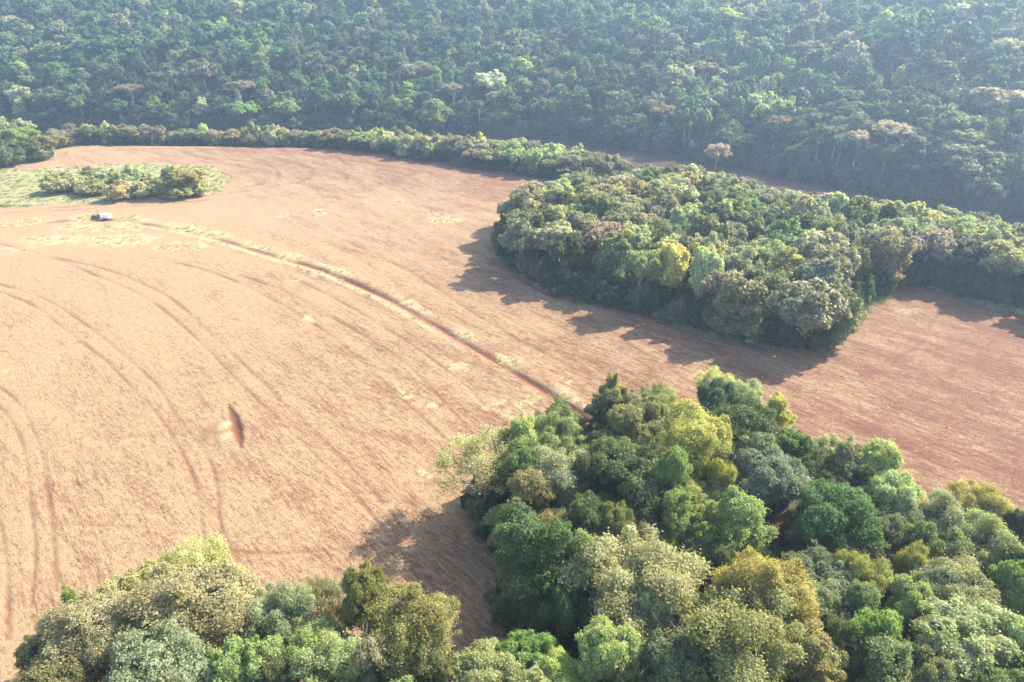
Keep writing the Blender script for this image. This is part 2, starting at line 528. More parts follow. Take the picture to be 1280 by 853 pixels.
def ground_material():
    m, nt, bs = nodes("field_ground")
    g = N(nt, 'ShaderNodeTexCoord').outputs['Object']
    A = {k: attr(nt, k).outputs['Fac'] for k in ('soil', 'straw', 'green', 'wood', 'pale')}
    sep = N(nt, 'ShaderNodeSeparateXYZ'); nt.links.new(g, sep.inputs[0])
    big = noise(nt, .018, 4, .6, g)
    med = noise(nt, .12, 4, .6, g)
    sm = noise(nt, 1.1, 4, .7, g)
    fine = noise(nt, 4.5, 3, .75, g)
    rowa = noise(nt, 1.0, 3, .65, g, (.35, 2.6, 1, R(-40)))
    rowb = noise(nt, 1.0, 3, .65, g, (.16, 3.2, 1, R(-54)))
    # straw cover falls off to the right and far
    cov = math_(nt, 'ADD', math_(nt, 'MULTIPLY', sep.outputs[0], -.0052), .64)
    cov = math_(nt, 'SUBTRACT', cov, math_(nt, 'MULTIPLY', ramp(nt, sep.outputs[1], 190, 300), .62))
    cov = math_(nt, 'ADD', cov, math_(nt, 'MULTIPLY', math_(nt, 'SUBTRACT', big, .5), 1.1))
    cov = math_(nt, 'ADD', cov, math_(nt, 'MULTIPLY', math_(nt, 'SUBTRACT', med, .5), .7))
    row = math_(nt, 'ADD', math_(nt, 'MULTIPLY', rowa, .6), math_(nt, 'MULTIPLY', rowb, .4))
    tex = math_(nt, 'ADD', math_(nt, 'MULTIPLY', fine, .42), math_(nt, 'MULTIPLY', sm, .25))
    tex = math_(nt, 'ADD', tex, math_(nt, 'MULTIPLY', row, .75))      # about .35 .. .8
    stk = math_(nt, 'ADD', noise(nt, 1.0, 4, .6, g, (.022, .34, 1, R(-38))), noise(nt, 1.0, 4, .6, g, (.03, .26, 1, R(-56))))
    cov = math_(nt, 'ADD', cov, math_(nt, 'MULTIPLY', math_(nt, 'SUBTRACT', stk, 1.0), 1.15))
    f = math_(nt, 'ADD', math_(nt, 'MULTIPLY', math_(nt, 'SUBTRACT', tex, .71), 5.0), cov, clamp=True)
    soilc = mixc(nt, med, (.105, .043, .024), (.155, .068, .040))
    strawc = mixc(nt, sm, (.235, .152, .079), (.318, .218, .120))
    c = mixc(nt, f, soilc, strawc)
    # bare soil in ruts and ditches
    so = math_(nt, 'MULTIPLY', A['soil'], ramp(nt, math_(nt, 'ADD', math_(nt, 'ADD', math_(nt, 'MULTIPLY', sm, .5), math_(nt, 'MULTIPLY', fine, .6)), math_(nt, 'MULTIPLY', A['soil'], .8)), .55, 1.0), clamp=True)
    c = mixc(nt, so, c, mixc(nt, fine, (.095, .034, .018), (.165, .070, .040)))
    # yellow weeds
    wv = ramp(nt, math_(nt, 'ADD', math_(nt, 'MULTIPLY', A['straw'], .75), math_(nt, 'ADD', math_(nt, 'MULTIPLY', sm, .35), math_(nt, 'MULTIPLY', fine, .25))), .52, .86)
    c = mixc(nt, math_(nt, 'MULTIPLY', wv, .85), c, mixc(nt, fine, (.29, .245, .125), (.38, .33, .18)))
    spk = ramp(nt, math_(nt, 'ADD', math_(nt, 'MULTIPLY', noise(nt, .22, 5, .75, g), .8), math_(nt, 'MULTIPLY', sm, .2)), .60, .72)
    c = mixc(nt, math_(nt, 'MULTIPLY', spk, .55), c, (.36, .29, .155))
    pl = ramp(nt, math_(nt, 'ADD', A['pale'], math_(nt, 'MULTIPLY', sm, .3)), .35, .8)
    c = mixc(nt, pl, c, (.36, .28, .16))  # painted sunlit tone beside the pit
    gv = ramp(nt, math_(nt, 'ADD', math_(nt, 'MULTIPLY', A['green'], .7), math_(nt, 'MULTIPLY', sm, .5)), .45, .8)
    c = mixc(nt, gv, c, mixc(nt, med, (.18, .18, .075), (.30, .27, .14)))
    wo = ramp(nt, math_(nt, 'ADD', A['wood'], math_(nt, 'MULTIPLY', math_(nt, 'SUBTRACT', sm, .5), .6)), .3, .7)
    c = mixc(nt, wo, c, mixc(nt, fine, (.035, .045, .018), (.09, .08, .04)))
    nt.links.new(c, bs.inputs['Base Color'])
    bs.inputs['Roughness'].default_value = .95
    bs.inputs['Specular IOR Level'].default_value = .15
    h = math_(nt, 'ADD', math_(nt, 'MULTIPLY', fine, .10), math_(nt, 'ADD', math_(nt, 'MULTIPLY', sm, .12), math_(nt, 'MULTIPLY', row, .10)))
    bp = N(nt, 'ShaderNodeBump'); bp.inputs[0].default_value = .9; bp.inputs['Distance'].default_value = 1.0
    nt.links.new(h, bp.inputs['Height']); nt.links.new(bp.outputs[0], bs.inputs['Normal'])
    return m


gv_, gq_, ga_ = build_ground()
ground = link(bpy.data.objects.new("ground", mesh_np("ground", gv_, gq_, ground_material(), ga_, smooth=True)))
tag(ground, "ploughed red and straw coloured field with tyre tracks running to the river", None, None, "structure")

# river: one sheet at water level following the bank line
def river():
    fl = spline(FAR, 6)
    tn = np.gradient(fl, axis=0); tn /= np.linalg.norm(tn, axis=1, keepdims=True)
    nr = np.stack([tn[:, 1], -tn[:, 0]], -1)
    rows = [fl - nr * 6, fl + nr * RIVW * .5, fl + nr * (RIVW + 6)]
    v = np.concatenate([np.c_[r_, np.full(len(r_), ZW)] for r_ in rows])
    n = len(fl); idx = np.arange(3 * n).reshape(3, n)
    q = np.stack([idx[:-1, :-1], idx[:-1, 1:], idx[1:, 1:], idx[1:, :-1]], -1).reshape(-1, 4)[:, ::-1]
    m, nt, bs = nodes("river_water")
    g = N(nt, 'ShaderNodeTexCoord').outputs['Object']
    n1 = noise(nt, .06, 3, .5, g)
    nt.links.new(mixc(nt, n1, (.085, .05, .033), (.115, .068, .046)), bs.inputs['Base Color'])
    bs.inputs['Roughness'].default_value = .22
    bp = N(nt, 'ShaderNodeBump'); bp.inputs[0].default_value = .25; bp.inputs['Distance'].default_value = .2
    nt.links.new(noise(nt, .8, 3, .6, g, (1, 2, 1)), bp.inputs['Height']); nt.links.new(bp.outputs[0], bs.inputs['Normal'])
    o = link(bpy.data.objects.new("river", mesh_np("river", v, q, m)))
    tag(o, "brown river winding between the field woods and the forested hill", None, None, "structure")


river()

# ------------------------------------------------------------------ tree shapes (numpy)
def unit(n, r):
    v = r.normal(size=(n, 3)); v /= np.linalg.norm(v, axis=1, keepdims=True)
    return v


def leaf_quads(r, lobes, n, size, outw=.8, up=.35, shell=.28, squash=1.0, droop=0.0, core=None):
    """leaf sprays on the shells of the lobes; returns verts, quads, attributes"""
    lobes = np.asarray(lobes, float)
    wts = lobes[:, 3] ** 2; wts /= wts.sum()
    li = r.choice(len(lobes), size=int(n * 1.9), p=wts)
    d = unit(len(li), r)
    keep = (d[:, 2] > -.25) | (r.random(len(li)) < .35)
    li, d = li[keep], d[keep]
    rad = lobes[li, 3] * (1 - shell * r.random(len(li)) ** 1.6) + .55 * r.random(len(li)) ** 5 * np.minimum(1, lobes[li, 3])
    # uneven lobe surface: bumps of smaller sprays
    k = np.sin(d[:, 0] * 5 + li) * np.sin(d[:, 1] * 6 + li * 2) * np.sin(d[:, 2] * 5 + li * 3)
    rad = rad * (1 + .30 * k + .10 * np.sin(d[:, 0] * 13 + li) * np.sin(d[:, 1] * 12 + d[:, 2] * 11))
    p = lobes[li, :3] + d * rad[:, None] * np.array([1, 1, squash])
    if droop: p[:, 2] -= droop * r.random(len(p)) ** 2
    # gaps where no spray grows
    ph = r.random(3) * 6
    ins = (np.sin(p[:, 0] * 1.9 + ph[0] + np.sin(p[:, 2] * 1.3)) * np.sin(p[:, 1] * 2.1 + ph[1]) * np.sin(p[:, 2] * 2.4 + ph[2] + np.sin(p[:, 0])) > (.42 if shell > .2 else .7)) & (r.random(len(p)) < .85)
    # drop what lies deep in another lobe
    for (x, y, z, rr) in (lobes if core is None else core):
        ins |= (((p[:, 0] - x) ** 2 + (p[:, 1] - y) ** 2 + ((p[:, 2] - z) / squash) ** 2) < (.62 * rr) ** 2)
    p, d, li = p[~ins][:n], d[~ins][:n], li[~ins][:n]
    m = len(p)
    nrm = d * outw + unit(m, r) * .75 + np.array([0, 0, up]); nrm /= np.linalg.norm(nrm, axis=1, keepdims=True)
    a = np.cross(nrm, unit(m, r)); a /= np.linalg.norm(a, axis=1, keepdims=True) + 1e-9
    b = np.cross(nrm, a)
    sz = size * (.55 + .9 * r.random(m))
    a *= sz[:, None] * .5; b *= (sz * (.6 + .4 * r.random(m)))[:, None] * .5
    v = np.stack([p - a - b * .8, p + a * .2 + b * 1.3, p + a - b * .5], 1).reshape(-1, 3)
    q = np.arange(3 * m).reshape(m, 3)
    lobe_v = r.random(len(lobes)) * .6 + .4 * (.5 + .5 * np.sin(lobes[:, 0] * 1.1 + lobes[:, 1] * .9 + lobes[:, 2]))
    lv = np.clip(r.random(m) * .8 + .1, 0, 1)
    lh = np.clip(lobe_v[li] * .75 + r.random(m) * .25, 0, 1)
    return v, q, lv, lh


def limb(mb, r, a, b, r0, r1, wig=.06, k=5, n=5):
    a, b = np.array(a, float), np.array(b, float)
    t = np.linspace(0, 1, n)[:, None]
    L = np.linalg.norm(b - a)
    p = a + (b - a) * t
    p[1:-1] += r.normal(size=(n - 2, 3)) * L * wig
    p[:, 2] += (np.sin(t[:, 0] * np.pi) * L * .08)
    mb.tube(p, np.linspace(r0, r1, n), k)
    return p


def tree_shape(kind, seed, nleaf, size):
    """standard trees: base at 0, real metres; returns lobes and wood"""
    r = np.random.default_rng(seed)
    mb = MB()
    if kind == 'round':            # 13 m, crown radius 5
        n = 17 + r.integers(0, 6)
        d = unit(n, r); d[:, 2] = np.abs(d[:, 2]) * 1.0 - .15
        st_ = np.array([3.6 * r.uniform(.8, 1.2), 3.6 * r.uniform(.8, 1.2), 3.7])
        c = d * st_ * (.55 + .75 * r.random((n, 1))) + np.array([0, 0, 7.4])
        lob = [(*ci, .9 + 1.2 * r.random()) for ci in c] + [(.4, -.3, 8.0, 2.6)]
        nl, sq, trunk, shell = nleaf, .85, (5.2, .30, .2), .42
    elif kind == 'tier':           # uneven, several separate masses at different heights
        n = 12
        th = np.arange(n) * 2.4 + r.random(n); h = np.linspace(4.2, 12.4, n); rr = 4.3 * np.sin(np.clip((13.6 - h) / 10, .12, 1) * 1.5) * (.6 + .4 * r.random(n))
        lob = [(rr[i] * math.cos(th[i]), rr[i] * math.sin(th[i]), h[i], 1.3 + .9 * r.random()) for i in range(n)] + [(0, 0, 8, 2.2), (0, 0, 11, 1.6)]
        nl, sq, trunk, shell = nleaf, .8, (9.5, .28, .2), .4
    elif kind == 'dome':           # smooth fine-leaved dome
        lob = [(0, 0, 7.8, 4.3)]
        d = unit(16, r); d[:, 2] = np.abs(d[:, 2])
        for ci in d: lob.append((*(ci * r.uniform(.75, 1.2) * np.array([3.1, 3.1, 3.3]) + [0, 0, 8.0]), 1.2 + .9 * r.random()))
        nl, sq, trunk, shell = int(nleaf * 1.45), 1.0, (6, .32, .2), .30
        if size < .45: size *= .74
    elif kind == 'column':         # creeper-clad, foliage down to the ground
        lob = []
        for i in range(30):
            h = 1.2 + 11.0 * r.random(); w = 2.9 * (1 - .35 * (h / 12.5) ** 3) * (.45 + .75 * r.random()); t = r.random() * 6.28
            lob.append((w * math.cos(t), w * math.sin(t), h, .8 + 1.3 * r.random()))
        lob += [(0, 0, 3, 2.7), (.5, -.3, 6.5, 2.6), (-.5, .4, 10, 2.1)]
        nl, sq, trunk, shell = int(nleaf * 1.25), 1.05, (9, .3, .2), .25
    elif kind in ('airy', 'feather'):           # open crown, limbs show
        n = 64 if kind == 'airy' else 90
        d = unit(n, r); d[:, 2] = np.abs(d[:, 2]) * .85 - .05
        c = d * np.array([4.7, 4.7, 4.4]) * (.45 + .6 * r.random((n, 1))) + np.array([0, 0, 7.2])
        lob = [(*ci, (.5 if kind == 'airy' else .35) + .7 * r.random()) for ci in c]
        nl, sq, trunk, shell = int(nleaf * (1.05 if kind == 'airy' else .30)), .8, (4.6, .25, .16), .95
        size = size * .72
    elif kind == 'bare':           # nearly leafless
        n = 22
        d = unit(n, r); d[:, 2] = np.abs(d[:, 2])
        c = d * np.array([4.2, 4.2, 4.6]) * (.5 + .5 * r.random((n, 1))) + np.array([0, 0, 7.4])
        lob = [(*ci, .6 + .4 * r.random()) for ci in c]
        nl, sq, trunk, shell = int(nleaf * .12), .6, (4.6, .22, .15), .9
    elif kind == 'umbrella':       # tall pale stem, spreading flat crown
        n = 38
        t = r.random(n) * 6.28; rr = 4.6 * np.sqrt(r.random(n))
        lob = [(rr[i] * math.cos(t[i]), rr[i] * math.sin(t[i]), 13.0 - .09 * rr[i] ** 2 - 2.2 * r.random() ** 2, .8 + .7 * r.random()) for i in range(n)]
        nl, sq, trunk, shell = int(nleaf * .75), .6, (9, .26, .18), .4
    elif kind == 'bush':           # 3.4 m shrub
        n = 9
        d = unit(n, r); d[:, 2] = np.abs(d[:, 2])
        c = d * np.array([1.9, 1.9, 1.3]) + np.array([0, 0, 1.2])
        lob = [(*ci, .8 + .6 * r.random()) for ci in c] + [(0, 0, 1.3, 1.7)]
        nl, sq, trunk, shell = int(nleaf * .4), .85, (.8, .12, .08), .35
    lob = np.array(lob)
    if kind not in ('airy', 'bare', 'feather') and size < .9:
        big = lob.copy(); big[:, 3] *= .86
        subs = [big]
        ns = 9 if size < .45 else 6
        for (x, y, z, rr) in lob:
            m_ = ns + int(rr > 2) * ns
            d = unit(m_, r); d[:, 2] = np.abs(d[:, 2]) * .95 - .12
            subs.append(np.c_[np.array([x, y, z]) + d * rr * .72 * np.array([1, 1, sq]), rr * r.uniform(.26, .46, m_) * (.7 if rr > 2 else 1)])
        # small sprays standing out of the outline
        ctr = lob[:, :3].mean(0)
        m_ = 60
        src = lob[r.integers(0, len(lob), m_)]
        dd_ = src[:, :3] - ctr; dd_ /= np.linalg.norm(dd_, axis=1, keepdims=True) + 1e-6
        dd_ = dd_ + r.normal(size=(m_, 3)) * .45; dd_[:, 2] = np.maximum(dd_[:, 2], -.1); dd_ /= np.linalg.norm(dd_, axis=1, keepdims=True)
        subs.append(np.c_[src[:, :3] + dd_ * src[:, 3:] * r.uniform(.85, 1.25, (m_, 1)), r.uniform(.28, .62, m_)])
        allb = np.vstack(subs)
    else:
        allb = lob
        big = lob
    v, q, lv, lh = leaf_quads(r, allb, nl, size, core=big if allb is not lob else lob[:0], shell=shell, squash=sq)
    # wood: trunk, main limbs to lobes, twigs
    th_, r0, r1 = trunk
    lean = r.normal(size=2) * .25
    top = np.array([lean[0], lean[1], th_])
    mb.tube(np.array([[0, 0, -.6], [0, 0, .2], [lean[0] * .4, lean[1] * .4, th_ * .5], top]), [r0 * 1.6, r0 * 1.15, r0, r1 * 1.1], 8)
    tops = sorted(range(len(lob)), key=lambda i: -lob[i, 3])
    k = 0
    for i in tops[:24 if kind in ('airy', 'bare', 'umbrella', 'feather') else 12]:
        c = lob[i, :3]
        if np.hypot(c[0], c[1]) < .4: continue
        z0 = min(th_, max(th_ * .45, c[2] - 3.5))
        st = np.array([lean[0] * z0 / th_, lean[1] * z0 / th_, z0])
        end = c + (c - st) * (.08 if kind in ('airy', 'bare', 'feather') else .0)
        pth = limb(mb, r, st, end, r1 * (.55 if kind != 'umbrella' else .4), .028, .07)
        if kind in ('airy', 'bare', 'umbrella', 'feather'):
            for _ in range(6 if kind == 'bare' else 3):
                a = pth[r.integers(2, len(pth))]
                limb(mb, r, a, a + (unit(1, r)[0] + [0, 0, .5]) * (.9 + .9 * r.random()), .04, .015, .06, 4, 4)
        k += 1
    return (v, q, lv, lh), mb


PROTO = {}


def proto(kind, seed, nleaf, size, bark, tagn):
    (v, q, lv, lh), mb = tree_shape(kind, seed, nleaf, size)
    cm = mesh_np("crown", v, q, M_LEAF, dict(lv=('FACE', lv), lh=('FACE', lh)))
    tm = mb.mesh("trunk", bark, True)
    PROTO.setdefault((kind, tagn), []).append((cm, tm))


BK = dict(round=M_BARK, tier=M_BARK, dome=M_DARKB, column=M_DARKB, airy=M_BARK, feather=M_DARKB, bare=M_BARK, umbrella=M_PALE, bush=M_DARKB)
HGT = dict(round=12.2, tier=13.2, dome=12.6, column=13.4, airy=12, feather=12, bare=12, umbrella=14.3, bush=3.3)
RAD = dict(round=5.0, tier=4.6, dome=4.8, column=4.0, airy=5.2, feather=5.2, bare=4.6, umbrella=5.3, bush=2.7)
for i, (kind, cnt) in enumerate((('round', 3), ('tier', 2), ('dome', 2), ('column', 1), ('airy', 2), ('feather', 1), ('bare', 1), ('bush', 2))):
    for j in range(cnt): proto(kind, 100 * i + j, 76000, .205, BK[kind], 'n')
for i, (kind, cnt) in enumerate((('round', 3), ('tier', 3), ('dome', 2), ('column', 2), ('airy', 2), ('umbrella', 2), ('bush', 2))):
    for j in range(cnt): proto(kind, 1000 + 100 * i + j, 15000, .48, BK[kind], 'm')
for i, (kind, cnt) in enumerate((('round', 3), ('tier', 3), ('dome', 1), ('airy', 1), ('umbrella', 2), ('bush', 2))):
    for j in range(cnt): proto(kind, 3000 + 100 * i + j, 4200, .84, BK[kind], 'f')

# ------------------------------------------------------------------ tree list
TINT = {
    'dark green': (.056, .080, .026), 'mid green': (.086, .120, .040), 'grey green': (.125, .150, .080),
    'silvery green': (.17, .20, .12), 'pale green': (.17, .22, .085), 'olive': (.140, .150, .055), 'olive brown': (.160, .152, .078),
    'yellow green': (.20, .225, .050), 'bright green': (.115, .175, .045), 'blue green': (.062, .105, .066), 'pale tan': (.26, .24, .165),
}
SPECS = []
trng = np.random.default_rng(21)


def jit(c, k=.12):
    f = 1 + trng.normal() * k
    return tuple(float(np.clip(x * f * (1 + trng.normal() * .06), .01, .6)) for x in c)


def soften(t):
    m = sum(t) / 3
    return tuple((v * .86 + m * .14) * g for v, g in zip(t, (1.98, 1.80, 1.62)))


def spec(kind, x, y, h, rad, colour, wood, label=None, lod='n', grp=None, name=None, keep=False, tint=None):
    z = float(height(x, y))
    SPECS.append(dict(kind=kind, x=x, y=y, z=z, h=h, rad=rad, colour=colour, wood=wood, label=label, lod=lod, grp=grp, name=name, keep=keep, tint=tuple(v * (g if wood in ('mid', 'belt', 'near') else 1) for v, g in zip(soften(tint or jit(TINT[colour])), ((1.16, 1.08, 1.30) if wood in ('mid', 'belt') else (1.12, 1.12, 1.12))))))


def at_crown(kind, px, py, wpx, h, colour, label, wood='near', lod='n', base=0.0, **kw):
    """tree whose crown is centred on a photo pixel: h is its height, wpx its crown width there"""
    if wood == 'near': py += 5 if kind == 'feather' else 15; h *= .93
    if wood == 'left': py += 19; h *= .95
    zc = base + h * (.62 if kind not in ('column', 'bush') else .5)
    if kind == 'umbrella': zc = base + h * .9
    x, y = G(px, py, zc)
    for _ in range(5):
        zc = float(height(x, y)) + zc - base
        base = float(height(x, y)) if _ == 0 else base
        x, y = G(px, py, zc)
        base = float(height(x, y))
        zc = base + h * (.9 if kind == 'umbrella' else .5 if kind in ('column', 'bush') else .62)
    x, y = G(px, py, zc)
    _, _, dep = P(x, y, zc)
    spec(kind, x, y, h, wpx / FPX * dep / 2 * (1.08 if wood == 'near' else 1.0), colour, wood, label, lod, keep=True, **kw)


A = at_crown
# --- near wood, from the field edge towards the viewer
A('feather', 608, 575, 125, 13, 'pale green', "open feathery tree with dark limbs leaning out over the field at the near wood's corner")
A('column', 662, 700, 92, 16, 'dark green', "tall dark green tree clad in creepers to the ground beside the shaded bare soil", tint=(.052, .092, .028))
A('airy', 706, 583, 112, 14, 'silvery green', "silvery grey tree behind the creeper-clad tree at the field edge")
A('tier', 700, 524, 74, 11, 'mid green', "uneven mid green tree at the end of the red ditch")
A('round', 780, 512, 56, 9, 'bright green', "narrow bright green creeper-covered tree just right of the red ditch's end", tint=(.075, .13, .035))
A('feather', 820, 497, 50, 10, 'olive', "thin straggly tree standing against the field behind the yellow dome")
A('feather', 893, 474, 52, 9, 'pale green', "thin see-through pale tree at the near wood's tip against the red field")
A('bush', 766, 488, 28, 8, 'olive', "small round olive tree standing alone above the near wood")
A('dome', 860, 548, 92, 16, 'yellow green', "tall yellow green dome-shaped tree, the brightest crown of the near wood")
A('dome', 903, 600, 42, 12, 'yellow green', "small yellow green crown below the tall yellow dome")
A('round', 893, 500, 50, 13, 'blue green', "dark bluish glossy tree behind the yellow green dome")
A('round', 928, 535, 86, 14, 'dark green', "large dark green tree between the two yellow green crowns")
A('tier', 968, 518, 56, 12, 'yellow green', "loose yellow green tree at the far tip of the near wood")
A('round', 955, 598, 88, 13, 'blue green', "bluish grey tree left of the patch of red earth", tint=(.10, .135, .10))
A('round', 1022, 594, 62, 12, 'dark green', "dark green tree at the field edge right of the bluish grey one")
A('tier', 1076, 612, 46, 11, 'dark green', "small dark tree at the field edge beside the silvery one")
A('round', 1036, 648, 100, 13, 'mid green', "broad mid green tree behind the patch of red earth", tint=(.05, .105, .03))
A('round', 1114, 622, 62, 12, 'silvery green', "silvery crown at the field edge of the near wood")
A('airy', 1160, 640, 92, 13, 'silvery green', "open silvery tree with forked grey limbs at the field edge")
A('airy', 1216, 672, 108, 13, 'pale green', "wide feathery pale tree along the field edge near the right border")
A('round', 1268, 655, 48, 12, 'dark green', "darker compact tree at the field edge by the right border")
A('round', 798, 602, 128, 15, 'dark green', "very broad dark green tree below the yellow dome")
A('tier', 838, 610, 62, 16, 'bright green', "fresh green layered crown below left of the yellow dome", tint=(.105, .16, .05))
A('tier', 846, 652, 66, 13, 'bright green', "second fresh green layered crown, lower of the two by the broad dark tree", tint=(.115, .165, .05))
A('round', 728, 648, 78, 14, 'dark green', "dark green crown right behind the creeper-clad tree")
A('round', 766, 662, 46, 13, 'mid green', "small mid green crown above the large beige-olive one")
A('tier', 915, 655, 88, 14, 'pale green', "sparkling light green tree left of the patch of red earth", tint=(.13, .19, .06))
A('airy', 800, 720, 172, 15, 'olive brown', "huge beige-olive twiggy crown in the heart of the near wood", tint=(.185, .20, .10))
A('round', 790, 722, 120, 13, 'olive', "dense olive crown inside the huge beige-olive one", tint=(.17, .175, .075))
A('round', 806, 762, 60, 13, 'silvery green', "pale silvery clump of crown on the front of the huge beige-olive tree")
A('airy', 925, 790, 190, 16, 'olive', "wide olive tree with grey limbs showing at the bottom of the near wood")
A('dome', 948, 745, 110, 15, 'olive', "rusty yellow olive dome above the wide open olive tree", tint=(.185, .175, .045))
A('round', 762, 815, 74, 12, 'bright green', "bright light green billowing tree at the bottom edge of the wood", tint=(.18, .24, .10))
A('dome', 700, 850, 80, 9, 'yellow green', "low yellowish green tree at the bottom edge below the bare twigs", tint=(.20, .27, .08))
A('round', 660, 815, 76, 9, 'bright green', "low vivid green tree at the shaded end of the bare soil", tint=(.095, .17, .04))
A('round', 612, 838, 82, 9, 'pale green', "pale green rounded tree beside the shaded bare soil at the bottom")
A('round', 1096, 792, 72, 13, 'bright green', "vivid green rounded crown among pale trees low in the near wood")
A('tier', 1062, 692, 112, 9, 'olive brown', "low olive brown tree just below the patch of red earth")
A('dome', 1140, 704, 42, 11, 'yellow green', "small yellow crown among grey green trees in the right of the wood")
A('round', 1022, 725, 92, 12, 'grey green', "grey green crown right of the rusty olive dome")
A('airy', 1192, 736, 108, 13, 'silvery green', "silvery feathery crown under the right field edge")
A('round', 1186, 742, 84, 12, 'grey green', "dense grey green crown beneath the silvery feathery one")
A('round', 1206, 800, 132, 13, 'pale green', "largest pale green crown low in the right of the wood", tint=(.17, .21, .10))
A('tier', 1108, 842, 110, 11, 'mid green', "mid green layered tree at the bottom edge below the vivid crown")
A('round', 1268, 738, 62, 12, 'bright green', "fresh green crown at the right border of the near wood")
A('tier', 1272, 812, 82, 12, 'pale green', "pale layered tree in the bottom right corner")
A('round', 868, 700, 66, 11, 'grey green', "grey green crown between the beige-olive giant and the rusty dome")
A('tier', 905, 712, 56, 11, 'mid green', "small mid green crown left of the rusty olive dome")
A('round', 842, 832, 92, 12, 'grey green', "grey green crown at the bottom below the beige-olive giant")
A('tier', 1008, 822, 96, 12, 'olive', "olive layered crown at the bottom right of the open olive tree")
A('airy', 990, 722, 80, 8, 'olive brown', "brownish twiggy tree just under the patch of red earth")
A('round', 700, 750, 46, 11, 'mid green', "small mid green crown between the creeper-clad tree and the beige-olive giant", tint=(.05, .10, .03))
A('round', 1110, 660, 64, 10, 'grey green', "grey green crown below the silvery field-edge crown")
A('tier', 1140, 680, 60, 11, 'mid green', "mid green crown left of the feathery pale field-edge tree")
A('tier', 1066, 760, 72, 11, 'mid green', "mid green crown up left of the vivid green one")
A('round', 1136, 752, 60, 11, 'pale green', "pale green crown up right of the vivid green one")
A('tier', 1244, 705, 66, 10, 'grey green', "grey green layered crown below the feathery pale tree by the right border")
A('round', 1160, 848, 70, 11, 'grey green', "grey green crown at the bottom edge under the largest pale one")
A('round', 1232, 862, 90, 11, 'mid green', "mid green crown at the bottom edge near the right corner")
A('tier', 752, 580, 60, 13, 'mid green', "mid green crown between the silvery tree and the broad dark one")
A('column', 742, 605, 50, 14, 'dark green', "narrow dark crown behind the silvery grey tree")
A('round', 985, 555, 56, 12, 'mid green', "mid green crown under the loose yellow green tip tree")
A('bush', 1000, 668, 30, 4, 'mid green', "small green shrub at the right of the patch of red earth")
# --- foreground clump, lower left
A('dome', 235, 757, 160, 13.5, 'olive brown', "big dense olive grey tree, highest crown of the lower left clump", wood='left', tint=(.20, .195, .105))
A('dome', 118, 790, 130, 13, 'olive brown', "broad olive grey tree at the left end of the lower left clump", wood='left', tint=(.195, .195, .115))
A('round', 156, 742, 100, 12, 'pale green', "pale yellowish tree behind the two olive grey ones", wood='left', tint=(.21, .215, .10))
A('feather', 246, 702, 110, 13, 'pale green', "feathery light green tree reaching up over the straw field", wood='left', tint=(.26, .30, .13))
A('round', 290, 742, 70, 13, 'yellow green', "bright yellow green crown right of the highest olive tree", wood='left', tint=(.15, .20, .065))
A('airy', 356, 760, 104, 13, 'silvery green', "open whitish twiggy tree in the middle of the lower left clump", wood='left')
A('feather', 402, 742, 80, 12, 'grey green', "sparse grey twiggy tree left of the dense olive one", wood='left')
A('dome', 512, 784, 132, 13, 'olive', "dense olive tree at the right end of the lower left clump", wood='left', tint=(.155, .16, .05))
A('round', 456, 748, 62, 14, 'olive', "small darker olive crown on the left of the dense olive tree", wood='left', tint=(.12, .13, .04))
A('round', 306, 822, 88, 13, 'pale green', "fresh light green rounded crown at the bottom of the clump", wood='left', tint=(.16, .23, .08))
A('airy', 408, 808, 118, 13, 'pale green', "wide light green twiggy crown at the bottom of the clump", wood='left', tint=(.20, .25, .11))
A('round', 400, 822, 84, 11, 'pale green', "dense light green crown below the wide twiggy one", wood='left', tint=(.17, .23, .08))
A('round', 192, 842, 132, 13, 'silvery green', "pale grey green crown at the bottom edge below the highest olive tree", wood='left')
A('bare', 468, 822, 78, 12, 'silvery green', "nearly leafless white twigged tree before the dense olive one", wood='left')
A('round', 78, 858, 90, 11, 'olive', "olive crown at the bottom edge below the broad olive grey tree", wood='left')
A('tier', 96, 752, 44, 9, 'bright green', "small green leafy tree at the top left edge of the clump", wood='left', tint=(.13, .20, .045))
A('tier', 344, 852, 74, 10, 'mid green', "small mid green crown at the bottom edge between two light ones", wood='left')
A('round', 256, 858, 70, 11, 'pale green', "pale green crown at the bottom edge left of the fresh light one", wood='left')
A('round', 330, 800, 90, 10, 'grey green', "grey green crown under the whitish twiggy tree of the lower left clump", wood='left')
A('round', 448, 842, 90, 9, 'grey green', "grey green crown at the bottom edge below the nearly leafless tree", wood='left')
A('tier', 535, 835, 74, 10, 'olive', "olive layered crown at the bottom edge below the dense olive tree", wood='left')
A('round', 60, 812, 70, 11, 'olive brown', "small olive grey crown at the far left of the lower left clump", wood='left', tint=(.17, .16, .09))
A('round', 182, 790, 90, 12, 'olive', "olive crown between the two large olive grey trees", wood='left', tint=(.16, .155, .075))
A('round', 378, 782, 60, 11, 'pale green', "small pale green crown just above the wide light green twiggy one", wood='left')
A('bare', 645, 805, 60, 6, 'silvery green', "leafless white branches sticking up over the shaded soil", wood='near')
